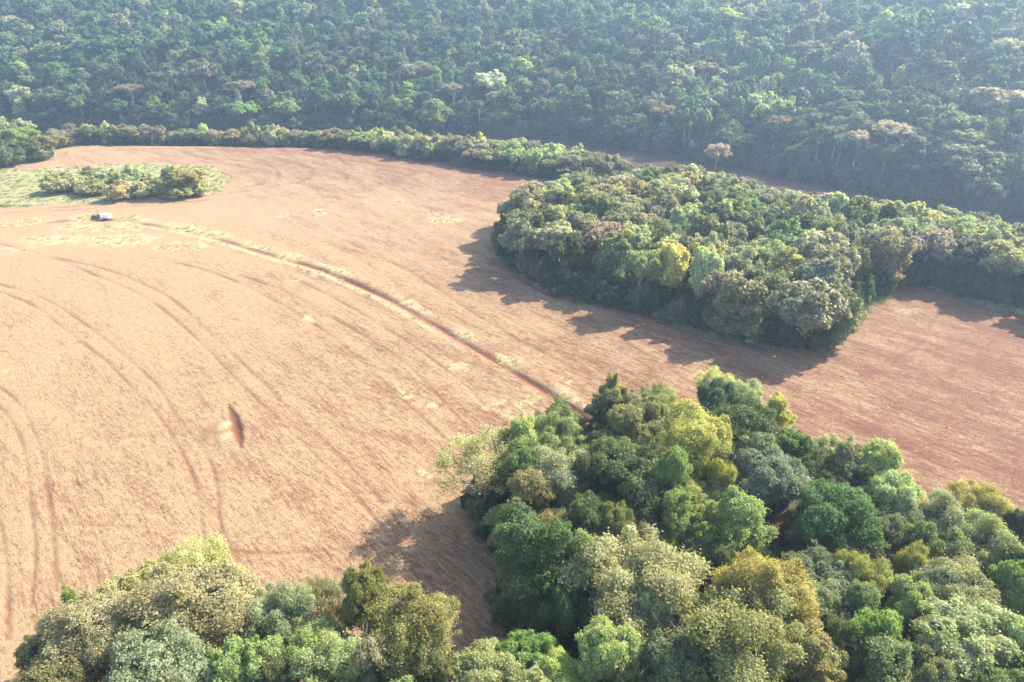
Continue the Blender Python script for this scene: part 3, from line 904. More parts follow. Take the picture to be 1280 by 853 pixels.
# --- upper left
A('round', 20, 172, 52, 12, 'bright green', "bright green tree at the left border beside the field's far corner", wood='ul', lod='m', tint=(.13, .19, .05))
A('round', 28, 186, 40, 8, 'mid green', "mid green tree below the bright one at the left border", wood='ul', lod='m')
A('round', 62, 178, 42, 9, 'olive', "olive tree between the left border and the riverside belt", wood='ul', lod='m')
A('bush', 5, 198, 36, 6, 'mid green', "dark low bush at the left border above the meadow", wood='ul', lod='m')
A('bush', 48, 192, 30, 5, 'grey green', "grey low bush at the meadow corner by the left border", wood='ul', lod='m')
A('round', 232, 222, 44, 9, 'olive', "tallest rounded tree at the right end of the meadow thicket", wood='thicket', lod='m', tint=(.20, .19, .08))
A('tier', 212, 224, 28, 9, 'mid green', "leafy mid green tree touching the tallest thicket tree", wood='thicket', lod='m', tint=(.13, .17, .06))
for i, (a, b, w, c, l) in enumerate(((196, 236, 30, 'mid green', "green bush left of the tallest tree in the meadow thicket"), (176, 238, 28, 'grey green', "grey green bush in the front middle of the meadow thicket"),
        (152, 240, 26, 'grey green', "round bush at the front edge of the meadow thicket, beside a yellowish one"), (118, 236, 28, 'olive', "yellowish bush at the front left of the meadow thicket"),
        (92, 230, 30, 'silvery green', "silvery bush in the left half of the meadow thicket"), (68, 232, 26, 'silvery green', "leftmost pale bush of the meadow thicket"),
        (112, 219, 22, 'mid green', "upright dark bush on the thicket's far side, left of another"), (136, 222, 24, 'mid green', "second upright bush on the thicket's far side"),
        (163, 222, 24, 'grey green', "third upright bush on the thicket's far side, toward the tall tree"), (218, 240, 34, 'mid green', "low dark bush at the foot of the tallest thicket tree"), (242, 236, 26, 'olive', "olive bush at the right foot of the tallest thicket tree"))):
    A('bush', a, b, w * 1.3, 3.4 + (i % 3) * .6, {'mid green': 'pale green', 'grey green': 'silvery green'}.get(c, c), l, wood='thicket', lod='m', name='bush', tint=jit((.22, .23, .12) if i % 3 else (.17, .20, .09), .1))
# --- lone pale tree by the water and pale trees of the far bank
A('airy', 897, 192, 36, 14, 'pale tan', "lone pale half-bare tree rising before the brown river", wood='bank', lod='m', tint=(.24, .215, .15))

for a, b, w, c, l in ((690, 191, 38, 'pale green', "pale green crown near the right end of the riverside belt"), (738, 199, 40, 'mid green', "mid green crown at the right end of the riverside belt"), (764, 208, 34, 'grey green', "last grey green crown of the riverside belt before the big wood"),
                      (714, 203, 32, 'grey green', "low grey green crown between two taller ones at the belt's right end"), (655, 187, 42, 'grey green', "tall grey green crown in the right third of the riverside belt"), (622, 187, 34, 'pale green', "pale rounded crown in the right third of the riverside belt"), (580, 181, 36, 'mid green', "tall mid green crown in the riverside belt before the water gap")):
    A('round', a, b, w, 9, c, l, wood='belt', lod='m')
# mid wood: notable crowns by hand
A('dome', 838, 338, 44, 13, 'yellow green', "small bright yellow green crown at the front of the big wood", wood='mid', lod='m')
A('dome', 1012, 385, 96, 13, 'grey green', "broad rounded grey green tree at the front corner of the big wood", wood='mid', lod='m', tint=(.12, .14, .065))
A('column', 1050, 400, 40, 11, 'mid green', "creeper-hung green tree at the notch in the big wood's edge", wood='mid', lod='m')
A('round', 755, 300, 62, 14, 'olive brown', "brownish twiggy rounded crown near the left of the big wood", wood='mid', lod='m', tint=(.16, .145, .085))
A('round', 662, 262, 60, 13, 'olive', "olive rounded tree at the left tip of the big wood", wood='mid', lod='m', tint=(.15, .155, .07))
A('round', 700, 300, 66, 13, 'silvery green', "silvery green tree in the left front of the big wood", wood='mid', lod='m')
A('round', 655, 300, 50, 13, 'grey green', "grey green tree standing at the left edge of the big wood by its long shadow", wood='mid', lod='m')
A('round', 935, 262, 50, 12, 'bright green', "bright green rounded crown in the middle of the big wood", wood='mid', lod='m', tint=(.075, .15, .035))
A('round', 985, 305, 66, 13, 'bright green', "fresh green wide crown in the heart of the big wood", wood='mid', lod='m', tint=(.08, .145, .04))
A('round', 870, 330, 54, 13, 'olive', "olive yellow crown beside the small bright yellow one", wood='mid', lod='m', tint=(.16, .17, .055))
A('column', 930, 385, 70, 12, 'mid green', "tall mid green tree in the front edge of the big wood left of its corner", wood='mid', lod='m')


def blocked(x, y, rad, k=.62):
    for s in SPECS:
        if (s['x'] - x) ** 2 + (s['y'] - y) ** 2 < (k * (rad + s['rad'])) ** 2: return True
    return False


def fill(poly, n, rmin, rmax, wood, palette, kinds, lod, hr, k=.62, edge=None, edge_kinds=None, smax=None, pal_fn=None):
    lo, hi = poly.min(0), poly.max(0)
    for _ in range(n):
        x, y = trng.uniform(lo[0], hi[0]), trng.uniform(lo[1], hi[1])
        rad = trng.uniform(rmin, rmax)
        if not inside(np.array([x]), np.array([y]), poly)[0]: continue
        s = float(river_s(np.array([x]), np.array([y]))[0])
        if s < RIVW + 2: continue
        if blocked(x, y, rad, k): continue
        if wood == 'near':
            qx, qy, qd = P(x, y, 7.0)
            if abs(qx - 968) < rad * FPX / qd + 14 and -20 < qy - 660 < rad * FPX / qd + 42: continue
        de = float(seg_dist(np.array([x]), np.array([y]), edge)[0]) if edge is not None else 99
        if de < rad * .55: continue
        kk = edge_kinds if (edge_kinds and de < 9) else kinds
        kind = kk[trng.integers(len(kk))]
        colour = palette[trng.integers(len(palette))]
        h = trng.uniform(*hr) * (.58 if s < RIVW + 14 else .72 if s < RIVW + 34 else 1)
        reg = 'front' if de < 10 else ('river' if s < RIVW + 26 else 'inner')
        spec(kind, x, y, h, rad, colour, wood, None, lod, grp=reg)


PAL_MID = ['grey green', 'grey green', 'mid green', 'silvery green', 'olive', 'mid green', 'pale green', 'pale green', 'dark green', 'grey green', 'mid green', 'pale green', 'silvery green']
midpoly = np.vstack([MID_FRONT, [(330, 215), (215, 232), (160, 262), (113, 300), (60, 355), (20, 350)]])
fill(midpoly, 9000, 3.3, 5.6, 'mid', PAL_MID, ['round', 'round', 'tier', 'dome', 'airy', 'round'], 'm', (10.5, 14), .60, MID_FRONT, ['column', 'round', 'column', 'dome'])
nearpoly = np.vstack([NEAR_EDGE, [(160, 22), (120, 8), (0, 22)]])
fill(nearpoly, 2500, 3.0, 4.6, 'near', ['grey green', 'mid green', 'pale green', 'silvery green', 'olive'], ['round', 'tier', 'airy'], 'n', (9, 12), .50, NEAR_EDGE)
# riverside belt
belt_f = poly_px([(44, 191), (80, 184), (110, 180), (160, 179), (250, 179), (400, 185), (520, 199), (600, 211), (690, 225), (740, 235), (800, 246)])
bp_ = spline(belt_f, 6)
beltpoly = np.vstack([bp_, bp_[::-1] + np.array([2, 22])])
fill(beltpoly, 5000, 3.2, 5.0, 'belt', ['grey green', 'olive', 'pale green', 'mid green', 'pale green', 'silvery green'], ['round', 'dome', 'bush', 'column', 'round'], 'm', (6.5, 9), .5, belt_f)
# behind the belt down to the water
back = np.vstack([bp_[::-1] + np.array([3, 24]), [(-360, 380), (-300, 392), (-120, 366), (-30, 360), (30, 345), (70, 320)]])
fill(back, 4000, 3.4, 5.2, 'belt', PAL_MID, ['round', 'tier', 'bush'], 'f', (4.5, 6), .62)
# left continuation beyond the frame, and the lower left clump's neighbours outside the frame
fill(np.array([(-420, 300), (-215, 272), (-200, 300), (-215, 335), (-420, 372)]), 2500, 3.8, 5.4, 'ul', PAL_MID, ['round', 'tier'], 'f', (8, 11), .62)
fill(np.array([(-42, 28), (8, 28), (4, 52), (-10, 47), (-40, 50)]), 400, 3.5, 5.0, 'left', PAL_MID, ['round', 'tier'], 'n', (8, 11), .6)


# ------------------------------------------------------------------ far hill: emergent trees one by one, the mass as stuff
def hill_point(px, py):
    """first point where a sight line meets the hill canopy"""
    u = (px - W / 2) / FPX; v = (H / 2 - py) / FPX
    d = np.array([u, CP + v * SP, -SP + v * CP])
    t = np.linspace(200, 1400, 2400)
    x, y, z = d[0] * t, d[1] * t, CAMH + d[2] * t
    s = river_s(x, y)
    hh = height(x, y, s=s) + 9
    ok = (s < -1) & (z < hh)
    i = int(np.argmax(ok))
    return float(x[i]), float(y[i])


EM = [(619, 122, 24, 'pale tan', "slim pale tree with a white stem standing out on the far bank below the hill"),
      (567, 112, 30, 'olive brown', "brownish crown on a pale stem left of the slim white-stemmed tree"),
      (520, 90, 34, 'silvery green', "wide silvery green crown halfway down the forested hill"),
      (688, 92, 26, 'olive brown', "tan crown right above the far bank in the hill's middle"),
      (655, 70, 24, 'yellow green', "yellowish crown in the centre of the hill"),
      (612, 75, 16, 'yellow green', "small yellow crown left of the hill's centre"),
      (432, 118, 14, 'yellow green', "small bright yellow crown low on the left hill"),
      (300, 108, 34, 'olive brown', "tan crown low on the left hill above the riverside belt"),
      (165, 112, 40, 'olive brown', "broad brownish crown low on the left hill"),
      (15, 25, 20, 'pale tan', "pale pinkish crown high at the left border of the hill"),
      (100, 58, 18, 'pale tan', "small pale crown high on the left hill"),
      (388, 30, 22, 'yellow green', "light yellow green crown high up on the left centre hill"),
      (330, 72, 24, 'pale green', "sunlit pale green crown on the left centre hill"),
      (775, 120, 26, 'silvery green', "silvery crown right of the hill's centre above the river"),
      (815, 128, 28, 'silvery green', "pale cloudlike crown above the river bend"),
      (830, 140, 30, 'olive brown', "tan spreading crown on a pale stem above the river bend"),
      (783, 88, 18, 'yellow green', "sunlit yellow crown upper right of the hill's centre"),
      (862, 25, 18, 'yellow green', "bright yellow crown high on the right hill"),
      (955, 48, 28, 'yellow green', "loose yellow green crown high on the right hill"),
      (1045, 20, 18, 'yellow green', "smallest yellow crown near the top of the right hill"),
      (1058, 48, 22, 'pale tan', "pale flat crown high on the right hill"),
      (880, 85, 34, 'olive brown', "round brownish crown on the hill's right half"),
      (990, 105, 20, 'yellow green', "narrow yellow green crown halfway down the right hill"),
      (1070, 108, 20, 'silvery green', "small silvery crown halfway down the right hill"),
      (1128, 168, 44, 'pale tan', "spreading beige crown with white forked stem on the far bank at right"),
      (1110, 162, 30, 'pale tan', "thin beige crown left of the spreading white-stemmed one"),
      (1072, 175, 24, 'pale tan', "small beige crown over the far waterline"),
      (1045, 165, 34, 'olive brown', "olive beige flat crown over the far waterline"),
      (1205, 175, 50, 'olive brown', "large brownish crown near the far waterline at right"),
      (1215, 205, 62, 'grey green', "broad greyish tree under the large brownish crown"),
      (1250, 130, 56, 'silvery green', "largest silvery crown at the right border of the hill"),
      (1185, 138, 32, 'silvery green', "silvery crown left of the largest one by the right border"),
      (1155, 198, 26, 'bright green', "bright green rounded crown on the far bank at right"),
      (1165, 105, 18, 'bright green', "small star-shaped bright green crown on the right hill"),
      (1260, 60, 36, 'pale tan', "pale purplish crown high by the right border"),
      (1010, 60, 34, 'olive brown', "low dome of brownish crown high on the right hill"),
      (970, 155, 32, 'olive brown', "brownish crown behind the lone pale riverside tree"),
      (1085, 148, 34, 'bright green', "fresh green crown with sunlit top above the beige ones"),
      (1225, 232, 44, 'grey green', "greyish tree hanging over the water at the right border"),
      (905, 60, 20, 'silvery green', "small silvery crown high on the centre right hill")]
for (a, b, w, c, l) in EM:
    kind = 'umbrella' if c in ('pale tan', 'olive brown') else ('tier' if 'yellow' in c else 'round')
    x, y = hill_point(a, b + 6)
    dep = P(x, y, float(height(x, y)) + 9)[2]
    rad = w / FPX * dep / 2 * (.85 if 'yellow' in c or 'bright' in c else 1.2)
    h = 15 if kind == 'umbrella' else 12.5
    spec(kind, x, y, h if kind == 'umbrella' else float(np.clip(rad * 2.3, 9, 18)), rad, c, 'hill', l, 'm', keep=True, tint=tuple(v * (.62 if 'yellow' in c or 'bright' in c else .85) for v in jit(TINT[c], .05)))

# ------------------------------------------------------------------ place: the 300 that show largest one by one, the rest as stuff
for s in SPECS:
    px, py, dep = P(s['x'], s['y'], s['z'] + s['h'] * .65)
    s['px'], s['py'] = px, py
    wpx = s['rad'] * 2 * FPX / max(dep, 1)
    vis = -wpx * .4 < px < W + wpx * .4 and -10 < py < H + wpx * .4 and dep > 5
    s['size'] = wpx if vis else 0
print("specs", len(SPECS), "visible", sum(s['size'] > 0 for s in SPECS), {w: sum(s['wood'] == w and s['size'] > 0 for s in SPECS) for w in ('near', 'left', 'mid', 'belt', 'ul', 'thicket', 'hill')})
# crowns on the river side keep below the skyline of the woods, so that the river shows behind them
SKY_M = np.array([(600, 250), (640, 232), (700, 222), (760, 214), (820, 203), (860, 197), (900, 210), (960, 226), (1000, 234), (1060, 238), (1100, 246), (1200, 262), (1280, 276), (1500, 310)], float)
SKY_B = np.array([(0, 150), (90, 149), (200, 151), (300, 154), (400, 161), (480, 164), (560, 171), (650, 171), (700, 178), (740, 186), (775, 198), (800, 212)], float)
kept = []
for s in SPECS:
    if s['keep'] or s['wood'] not in ('mid', 'belt'): kept.append(s); continue
    lim = np.interp(s['px'], SKY_M[:, 0], SKY_M[:, 1]) if s['wood'] == 'mid' else np.interp(s['px'], SKY_B[:, 0], SKY_B[:, 1])
    lim += trng.uniform(-1, 5) + (7 if s['wood'] == 'mid' and 740 < s['px'] < 1080 else 2 if s['wood'] == 'mid' and s['px'] > 740 else 0)
    y0_, y1_ = P(s['x'], s['y'], s['z'])[1], P(s['x'], s['y'], s['z'] + s['h'])[1]
    if y1_ < lim:
        hn = s['h'] * (y0_ - lim) / max(y0_ - y1_, 1e-3)
        if hn < 2.2: continue
        s['h'] = hn
        if hn < 6: s['kind'] = 'bush'; s['rad'] = min(s['rad'], 3.2)
    kept.append(s)
SPECS = kept
NMAX = 298
order = sorted(range(len(SPECS)), key=lambda i: (-int(SPECS[i]['keep']), -SPECS[i]['size']))
single = [SPECS[i] for i in order[:NMAX] if SPECS[i]['size'] > 0 or SPECS[i]['keep']]
rest = [SPECS[i] for i in order if SPECS[i] not in single]

ORD = "first second third fourth fifth sixth seventh eighth ninth tenth eleventh twelfth thirteenth fourteenth fifteenth sixteenth seventeenth eighteenth nineteenth twentieth".split()


def ordw(i):
    return ORD[i] if i < 20 else ("twenty-" + ORD[i - 20] if i < 29 else "thirty-" + ORD[i - 29])


FORM = dict(round='rounded', tier='layered', dome='domed', column='creeper-hung', airy='open twiggy', feather='feathery', umbrella='flat-topped', bush='low', bare='leafless')
PLACE = {('mid', 'front'): "in the big wood's field edge", ('mid', 'inner'): "inside the big wood", ('mid', 'river'): "on the big wood's river side",
         ('belt', 'front'): "in the riverside belt", ('belt', 'inner'): "in the riverside belt", ('belt', 'river'): "on the bank behind the belt",
         ('near', 'front'): "at the edge of the near wood", ('near', 'inner'): "between the near wood's crowns", ('ul', 'inner'): "by the left border above the meadow", ('ul', 'river'): "by the left border near the river",
         ('left', 'inner'): "below the lower left clump"}
classes = {}
for s in single:
    if not s['label']:
        key = (PLACE[(s['wood'], s['grp'])], s['colour'], FORM[s['kind']])
        classes.setdefault(key, []).append(s)
for (pl, co, fo), L in classes.items():
    L.sort(key=lambda s: s['px'])
    for i, s in enumerate(L):
        s['label'] = (f"{co} {fo} tree, sole one {pl}" if len(L) == 1 else f"{ordw(i)} {co} {fo} tree from the left {pl}")

GROUP = dict(near="trees of the near wood", left="trees of the lower left clump", mid="trees of the big wood by the river", belt="trees of the riverside belt", ul="trees by the left border", thicket="bushes and trees of the meadow thicket", hill="trees on the far hill", bank=None)
cnt = 0
for s in single:
    key = (s['kind'], s['lod'])
    if key not in PROTO: key = (s['kind'], 'm')
    if key not in PROTO: key = (s['kind'], 'n')
    vs = PROTO[key]
    cm, tm = vs[trng.integers(len(vs))]
    nm = s['name'] or ('bush' if s['kind'] == 'bush' and s['h'] < 6 else {'umbrella': 'umbrella_tree', 'bare': 'bare_tree', 'column': 'creeper_tree'}.get(s['kind'], 'broadleaf_tree'))
    e = bpy.data.objects.new(nm, None)
    e.empty_display_size = 1
    link(e)
    e.location = (s['x'], s['y'], s['z'])
    e.rotation_euler = (0, 0, trng.uniform(0, 6.28))
    sx = s['rad'] / RAD[s['kind']]
    e.scale = (sx, sx * trng.uniform(.88, 1.1), s['h'] / HGT[s['kind']])
    tag(e, s['label'], 'bush' if nm == 'bush' else 'tree', GROUP.get(s['wood']))
    c = link(bpy.data.objects.new("crown", cm), e)
    c["tint"] = [float(v) for v in s['tint']]
    t = link(bpy.data.objects.new("stem" if nm == 'bush' else "trunk", tm), e)

# ------------------------------------------------------------------ masses built with geometry nodes on points
mass_col = bpy.data.collections.new("tree_shapes")
mass_objs = []


def mass_proto(key, j):
    cm, tm = PROTO[key][j]
    nv = len(cm.vertices)
    import bmesh
    bm = bmesh.new()
    bm.from_mesh(cm)
    bm.from_mesh(tm)
    me = bpy.data.meshes.new("mass_tree")
    bm.to_mesh(me); bm.free()
    me.materials.append(M_LEAF); me.materials.append(tm.materials[0])
    mi = np.zeros(len(me.polygons), dtype=np.int32); mi[len(cm.polygons):] = 1
    me.polygons.foreach_set("material_index", mi)
    o = bpy.data.objects.new("m%02d" % len(mass_objs), me)
    mass_col.objects.link(o)
    mass_objs.append((key, o))
    return len(mass_objs) - 1


KIDX = {}
for k in [('round', 'f'), ('tier', 'f'), ('dome', 'f'), ('airy', 'f'), ('umbrella', 'f'), ('bush', 'f'), ('round', 'm'), ('tier', 'm'), ('column', 'm'), ('bush', 'm'), ('bush', 'n'), ('round', 'n')]:
    for j in range(len(PROTO[k])): KIDX.setdefault(k, []).append(mass_proto(k, j))


def mass(name, label, items, parent=None):
    """items: (x, y, z, sx, sz, rot, shape index, tint)"""
    me = bpy.data.meshes.new(name)
    n = len(items)
    me.vertices.add(n)
    me.vertices.foreach_set("co", np.array([i[:3] for i in items], dtype=np.float32).ravel())
    def fl(nm, typ, arr):
        a = me.attributes.new(nm, typ, 'POINT')
        a.data.foreach_set({'FLOAT': 'value', 'INT': 'value', 'FLOAT_VECTOR': 'vector', 'FLOAT_COLOR': 'color'}[typ], np.ascontiguousarray(arr).ravel())
    fl('sc', 'FLOAT_VECTOR', np.array([(i[3], i[3], i[4]) for i in items], dtype=np.float32))
    fl('rt', 'FLOAT_VECTOR', np.array([(0, 0, i[5]) for i in items], dtype=np.float32))
    fl('ix', 'INT', np.array([i[6] for i in items], dtype=np.int32))
    fl('tint', 'FLOAT_VECTOR', np.array([i[7] for i in items], dtype=np.float32))
    o = link(bpy.data.objects.new(name, me))
    ng = bpy.data.node_groups.new(name + "_nodes", 'GeometryNodeTree')
    ng.interface.new_socket("Geometry", in_out='INPUT', socket_type='NodeSocketGeometry')
    ng.interface.new_socket("Geometry", in_out='OUTPUT', socket_type='NodeSocketGeometry')
    gi = ng.nodes.new('NodeGroupInput'); go = ng.nodes.new('NodeGroupOutput')
    ci = ng.nodes.new('GeometryNodeCollectionInfo')
    ci.inputs['Collection'].default_value = mass_col
    ci.inputs['Separate Children'].default_value = True
    ci.inputs['Reset Children'].default_value = True
    ip = ng.nodes.new('GeometryNodeInstanceOnPoints')
    ip.inputs['Pick Instance'].default_value = True
    def na(nm, dt):
        a = ng.nodes.new('GeometryNodeInputNamedAttribute'); a.data_type = dt; a.inputs[0].default_value = nm
        return a.outputs[0]
    L = ng.links.new
    L(gi.outputs[0], ip.inputs['Points']); L(ci.outputs[0], ip.inputs['Instance'])
    L(na('ix', 'INT'), ip.inputs['Instance Index']); L(na('sc', 'FLOAT_VECTOR'), ip.inputs['Scale'])
    L(na('rt', 'FLOAT_VECTOR'), ip.inputs['Rotation'])
    L(ip.outputs[0], go.inputs[0])
    md = o.modifiers.new("scatter", 'NODES'); md.node_group = ng
    tag(o, label, None, None, "stuff")
    return o


def item(kind, lod, x, y, z, h, rad, tint):
    k = (kind, lod)
    if k not in KIDX: k = (kind, 'f') if (kind, 'f') in KIDX else ('round', 'f')
    ids = KIDX[k]
    return (x, y, z, rad / RAD[kind if k[0] == kind else k[0]], h / HGT[k[0]], trng.uniform(0, 6.28), ids[trng.integers(len(ids))], tint)


items = [item(s['kind'], s['lod'], s['x'], s['y'], s['z'], s['h'], s['rad'], s['tint']) for s in rest]
mass("riverside_woodland", "remaining smaller trees of the woods and belts this side of the river", items)

# hill forest
hrng = np.random.default_rng(5)
items = []
emg = [(s['x'], s['y'], s['rad']) for s in SPECS if s['wood'] == 'hill']
grid = 7.3
xs = np.arange(-620, 620, grid); ys = np.arange(150, 900, grid)
gx, gy = np.meshgrid(xs, ys)
gx = (gx + hrng.uniform(-3.2, 3.2, gx.shape)).ravel(); gy = (gy + hrng.uniform(-3.2, 3.2, gy.shape)).ravel()
ss = river_s(gx, gy)
ok = (ss < -1.5) & (ss > -330) & (np.abs(gx) < gy * .78 + 60)
gx, gy, ss = gx[ok], gy[ok], ss[ok]
gz = height(gx, gy, s=ss)
PALH = [(.052, .092, .034), (.068, .108, .044), (.095, .125, .062), (.042, .075, .034), (.125, .145, .062), (.085, .12, .045), (.15, .14, .09), (.058, .095, .05), (.10, .13, .07), (.21, .20, .145), (.20, .23, .06)]
PW = np.array([12, 16, 14, 10, 9, 14, 6, 10, 12, 4.5, 3.2]); PW = PW / PW.sum()
for x, y, z, s_ in zip(gx, gy, gz, ss):
    if any((x - a) ** 2 + (y - b) ** 2 < (r_ * .8) ** 2 for a, b, r_ in emg): continue
    patch = .5 + .5 * math.sin(x / 31 + 1.7 * math.sin(y / 43)) * math.cos(y / 27 + x / 61)
    p = PALH[hrng.choice(len(PALH), p=PW)]
    f = (1 + hrng.normal() * .22) * (1.3 + .6 * patch)
    tint = tuple(float(np.clip(c * f, .01, .5)) for c in p)
    rad = float(np.clip(hrng.lognormal(math.log(4.3), .40), 2.2, 9))
    h = float(np.clip(hrng.normal(10.5, 2.3) + rad * .35, 6, 18)) * (.62 if s_ > -8 else 1)
    u = hrng.random()
    kind = 'round' if u < .45 else 'tier' if u < .80 else 'dome' if u < .88 else 'airy' if u < .90 else 'umbrella' if u < .935 else 'round'
    if kind == 'umbrella': h = min(h + 2.5, 17); rad = min(rad, 5.0)
    h = max(h, rad * 1.9)
    lod = 'm' if (y < 330 and kind in ('round', 'tier')) else 'f'
    tint = tuple(v * g for v, g in zip(tint, (1, 1.08, .92)))
    items.append(item(kind, lod, x, y, z - .3, h, rad, tint))
# bushes overhanging the far waterline
fl = spline(FAR, 40)
seg = np.linalg.norm(np.diff(fl, axis=0), axis=1); arc = np.r_[0, np.cumsum(seg)]
for a in np.arange(0, arc[-1], 2.6):
    x = np.interp(a, arc, fl[:, 0]); y = np.interp(a, arc, fl[:, 1])
    if abs(x) > y * .78 + 60: continue
    x += hrng.normal() * 1.0; y += 3.6 + hrng.normal() * 1.2
    f = 1 + hrng.normal() * .2
    items.append(item('bush', 'm' if y < 330 else 'f', x, y, float(height(x, y)) - .3, hrng.uniform(3.5, 7), hrng.uniform(2.4, 4), tuple(c * f for c in PALH[hrng.integers(0, 9)])))
print("hill items", len(items))
mass("hill_forest", "dense dark blue green forest covering the hill beyond the river", items)

# undergrowth on the floor of the woods
items = []
def under(poly, n, edge, hr, rr, lod, inset=.8, off=0):
    lo, hi = poly.min(0), poly.max(0)
    x = hrng.uniform(lo[0], hi[0], n); y = hrng.uniform(lo[1], hi[1], n)
    m = inside(x, y, poly) & (seg_dist(x, y, edge) > inset) & (river_s(x, y) > RIVW + 1)
    x, y = x[m], y[m]
    z = height(x, y)
    cx, cy_ = G(968, 668)
    for a, b, c in zip(x, y, z):
        if abs(a - cx) < 4.2 and abs(b - cy_) < 5: continue
        if lod == 'm':
            qx, qy, _ = P(a, b, c + 3.5)
            if qy < np.interp(qx, SKY_M[:, 0], SKY_M[:, 1]) + 7: continue
        f = 1 + hrng.normal() * .2
        t = PALH[hrng.integers(0, 9)]
        items.append(item('bush', lod, a, b, c - .2, hrng.uniform(*hr), hrng.uniform(*rr), tuple(float(q * f * 1.1) for q in t)))
under(midpoly[(midpoly[:, 0] < 260)], 1300, MID_FRONT, (2.5, 5.5), (1.8, 3.2), 'm')
under(nearpoly, 900, NEAR_EDGE, (1.8, 4.2), (1.4, 2.6), 'n', 1.6)
# ragged skirt along the wood's edge
for pl, lod, hr, rr, stp in ((MID_FRONT[2:19], 'm', (1.6, 5.5), (1.3, 2.6), 1.5), (belt_f, 'm', (1.5, 4.5), (1.2, 2.6), 1.8), (NEAR_EDGE[1:14], 'n', (1.0, 2.6), (.8, 1.8), 1.5)):
    sp = spline(pl, 10); sg_ = np.r_[0, np.cumsum(np.linalg.norm(np.diff(sp, axis=0), axis=1))]
    for a in np.arange(0, sg_[-1], stp):
        x = np.interp(a, sg_, sp[:, 0]); y = np.interp(a, sg_, sp[:, 1]) + 1.2
        x += hrng.normal() * .8; y += abs(hrng.normal()) * 1.4
        f = 1 + hrng.normal() * .2
        items.append(item('bush', lod, x, y, float(height(x, y)) - .2, hrng.uniform(*hr), hrng.uniform(*rr), tuple(float(q * f * 1.25) for q in PALH[hrng.integers(0, 8)])))
# low scrub between the bushes of the meadow thicket
for _ in range(46):
    x, y = G(hrng.uniform(62, 246), hrng.uniform(229, 247) - 6)
    f = 1 + hrng.normal() * .2
    items.append(item('bush', 'm', x, y, float(height(x, y)) - .2, hrng.uniform(1.0, 2.4), hrng.uniform(1.6, 3.0), tuple(v * f for v in ((.34, .33, .19), (.29, .30, .16), (.23, .26, .12))[hrng.integers(0, 3)])))
mass("undergrowth", "green shrubs and creepers filling the floor and skirts of the woods", items)

# ------------------------------------------------------------------ stubble and weeds on the field
def tuft_mesh(name, seed, blades, hgt, spread, mat):
    r = np.random.default_rng(seed)
    v, q = [], []
    for i in range(blades):
        a = r.random() * 6.28; o = r.normal(size=2) * spread * .5; w = .02 + .03 * r.random(); h = hgt * (.5 + .8 * r.random()); l = r.normal(size=2) * hgt * .7
        c, s_ = math.cos(a) * w, math.sin(a) * w
        k = len(v)
        v += [(o[0] - c, o[1] - s_, -.03), (o[0] + c, o[1] + s_, -.03), (o[0] + l[0] + c * .5, o[1] + l[1] + s_ * .5, h), (o[0] + l[0] - c * .5, o[1] + l[1] - s_ * .5, h)]
        q.append((k, k + 1, k + 2, k + 3))
    n = len(q)
    return mesh_np(name, np.array(v), np.array(q), mat, dict(lv=('FACE', r.random(n)), lh=('FACE', r.random(n))))


M_STRAW = leaf_material("straw", .25, .8, .1)
for j in range(3):
    me = tuft_mesh("straw_tuft", 50 + j, 9, .05, .22, M_STRAW)
    o = bpy.data.objects.new("m%02d" % len(mass_objs), me); mass_col.objects.link(o)
    KIDX.setdefault(('straw', 'n'), []).append(len(mass_objs)); mass_objs.append((('straw', 'n'), o))
for j in range(2):
    me = tuft_mesh("weed_tuft", 60 + j, 26, .24, .5, M_STRAW)
    o = bpy.data.objects.new("m%02d" % len(mass_objs), me); mass_col.objects.link(o)
    KIDX.setdefault(('weed', 'n'), []).append(len(mass_objs)); mass_objs.append((('weed', 'n'), o))
for k in ('straw', 'weed'): RAD[k] = 1; HGT[k] = 1

gsel = (gv_[:, 1] > 40) & (gv_[:, 1] < 330) & (np.abs(gv_[:, 0]) < gv_[:, 1] * .8 + 12)
gS = gv_[gsel]; aW = ga_['wood'][1][gsel]; aS = ga_['straw'][1][gsel]; aG = ga_['green'][1][gsel]; aSo = ga_['soil'][1][gsel]
# cell areas grow outwards: weight the picks
wgt = (gS[:, 0] ** 2 + gS[:, 1] ** 2)
okm = (aW < .2) & (aSo < .4) & (aG < .5) & (gS[:, 1] < 190)
w_ = wgt * okm * (.9 - .0035 * gS[:, 0]).clip(.3, 1.3) * smooth(190, 90, gS[:, 1]) * (.35 + .65 * (aSo < .12)); w_ /= w_.sum()
pick = hrng.choice(len(gS), 24000, p=w_)
items = []
jx = hrng.uniform(-.3, .3, (len(pick), 2)); u1 = hrng.random((len(pick), 3)); rot = hrng.random(len(pick)) * 6.28; ids = hrng.integers(0, 3, len(pick))
for i, k in enumerate(pick):
    x, y, z = gS[k]; f = .8 + .5 * u1[i, 0]
    sc_ = .7 + .9 * u1[i, 1]
    items.append((x + jx[i, 0], y + jx[i, 1], z, sc_, sc_ * .9, rot[i], KIDX[('straw', 'n')][ids[i]], (.40 * f, .28 * f, .17 * f)))
mass("stubble", "pale straw stubble scattered over the harvested red soil", items)
w_ = wgt * (aW < .3) * np.maximum(aS - .45, 0); w_ /= w_.sum()
pick = hrng.choice(len(gS), 900, p=w_)
items = []
for k in pick:
    x, y, z = gS[k]; f = hrng.uniform(.8, 1.25); sc_ = hrng.uniform(.6, 1.5)
    items.append((x + hrng.uniform(-.5, .5), y + hrng.uniform(-.5, .5), z, sc_, sc_, hrng.random() * 6.28, KIDX[('weed', 'n')][hrng.integers(0, 2)], (.50 * f, .40 * f, .25 * f)))
w_ = wgt * (aG > .35) * (aW < .6) * (.12 + (gS[:, 1] < 215)); w_ /= w_.sum()
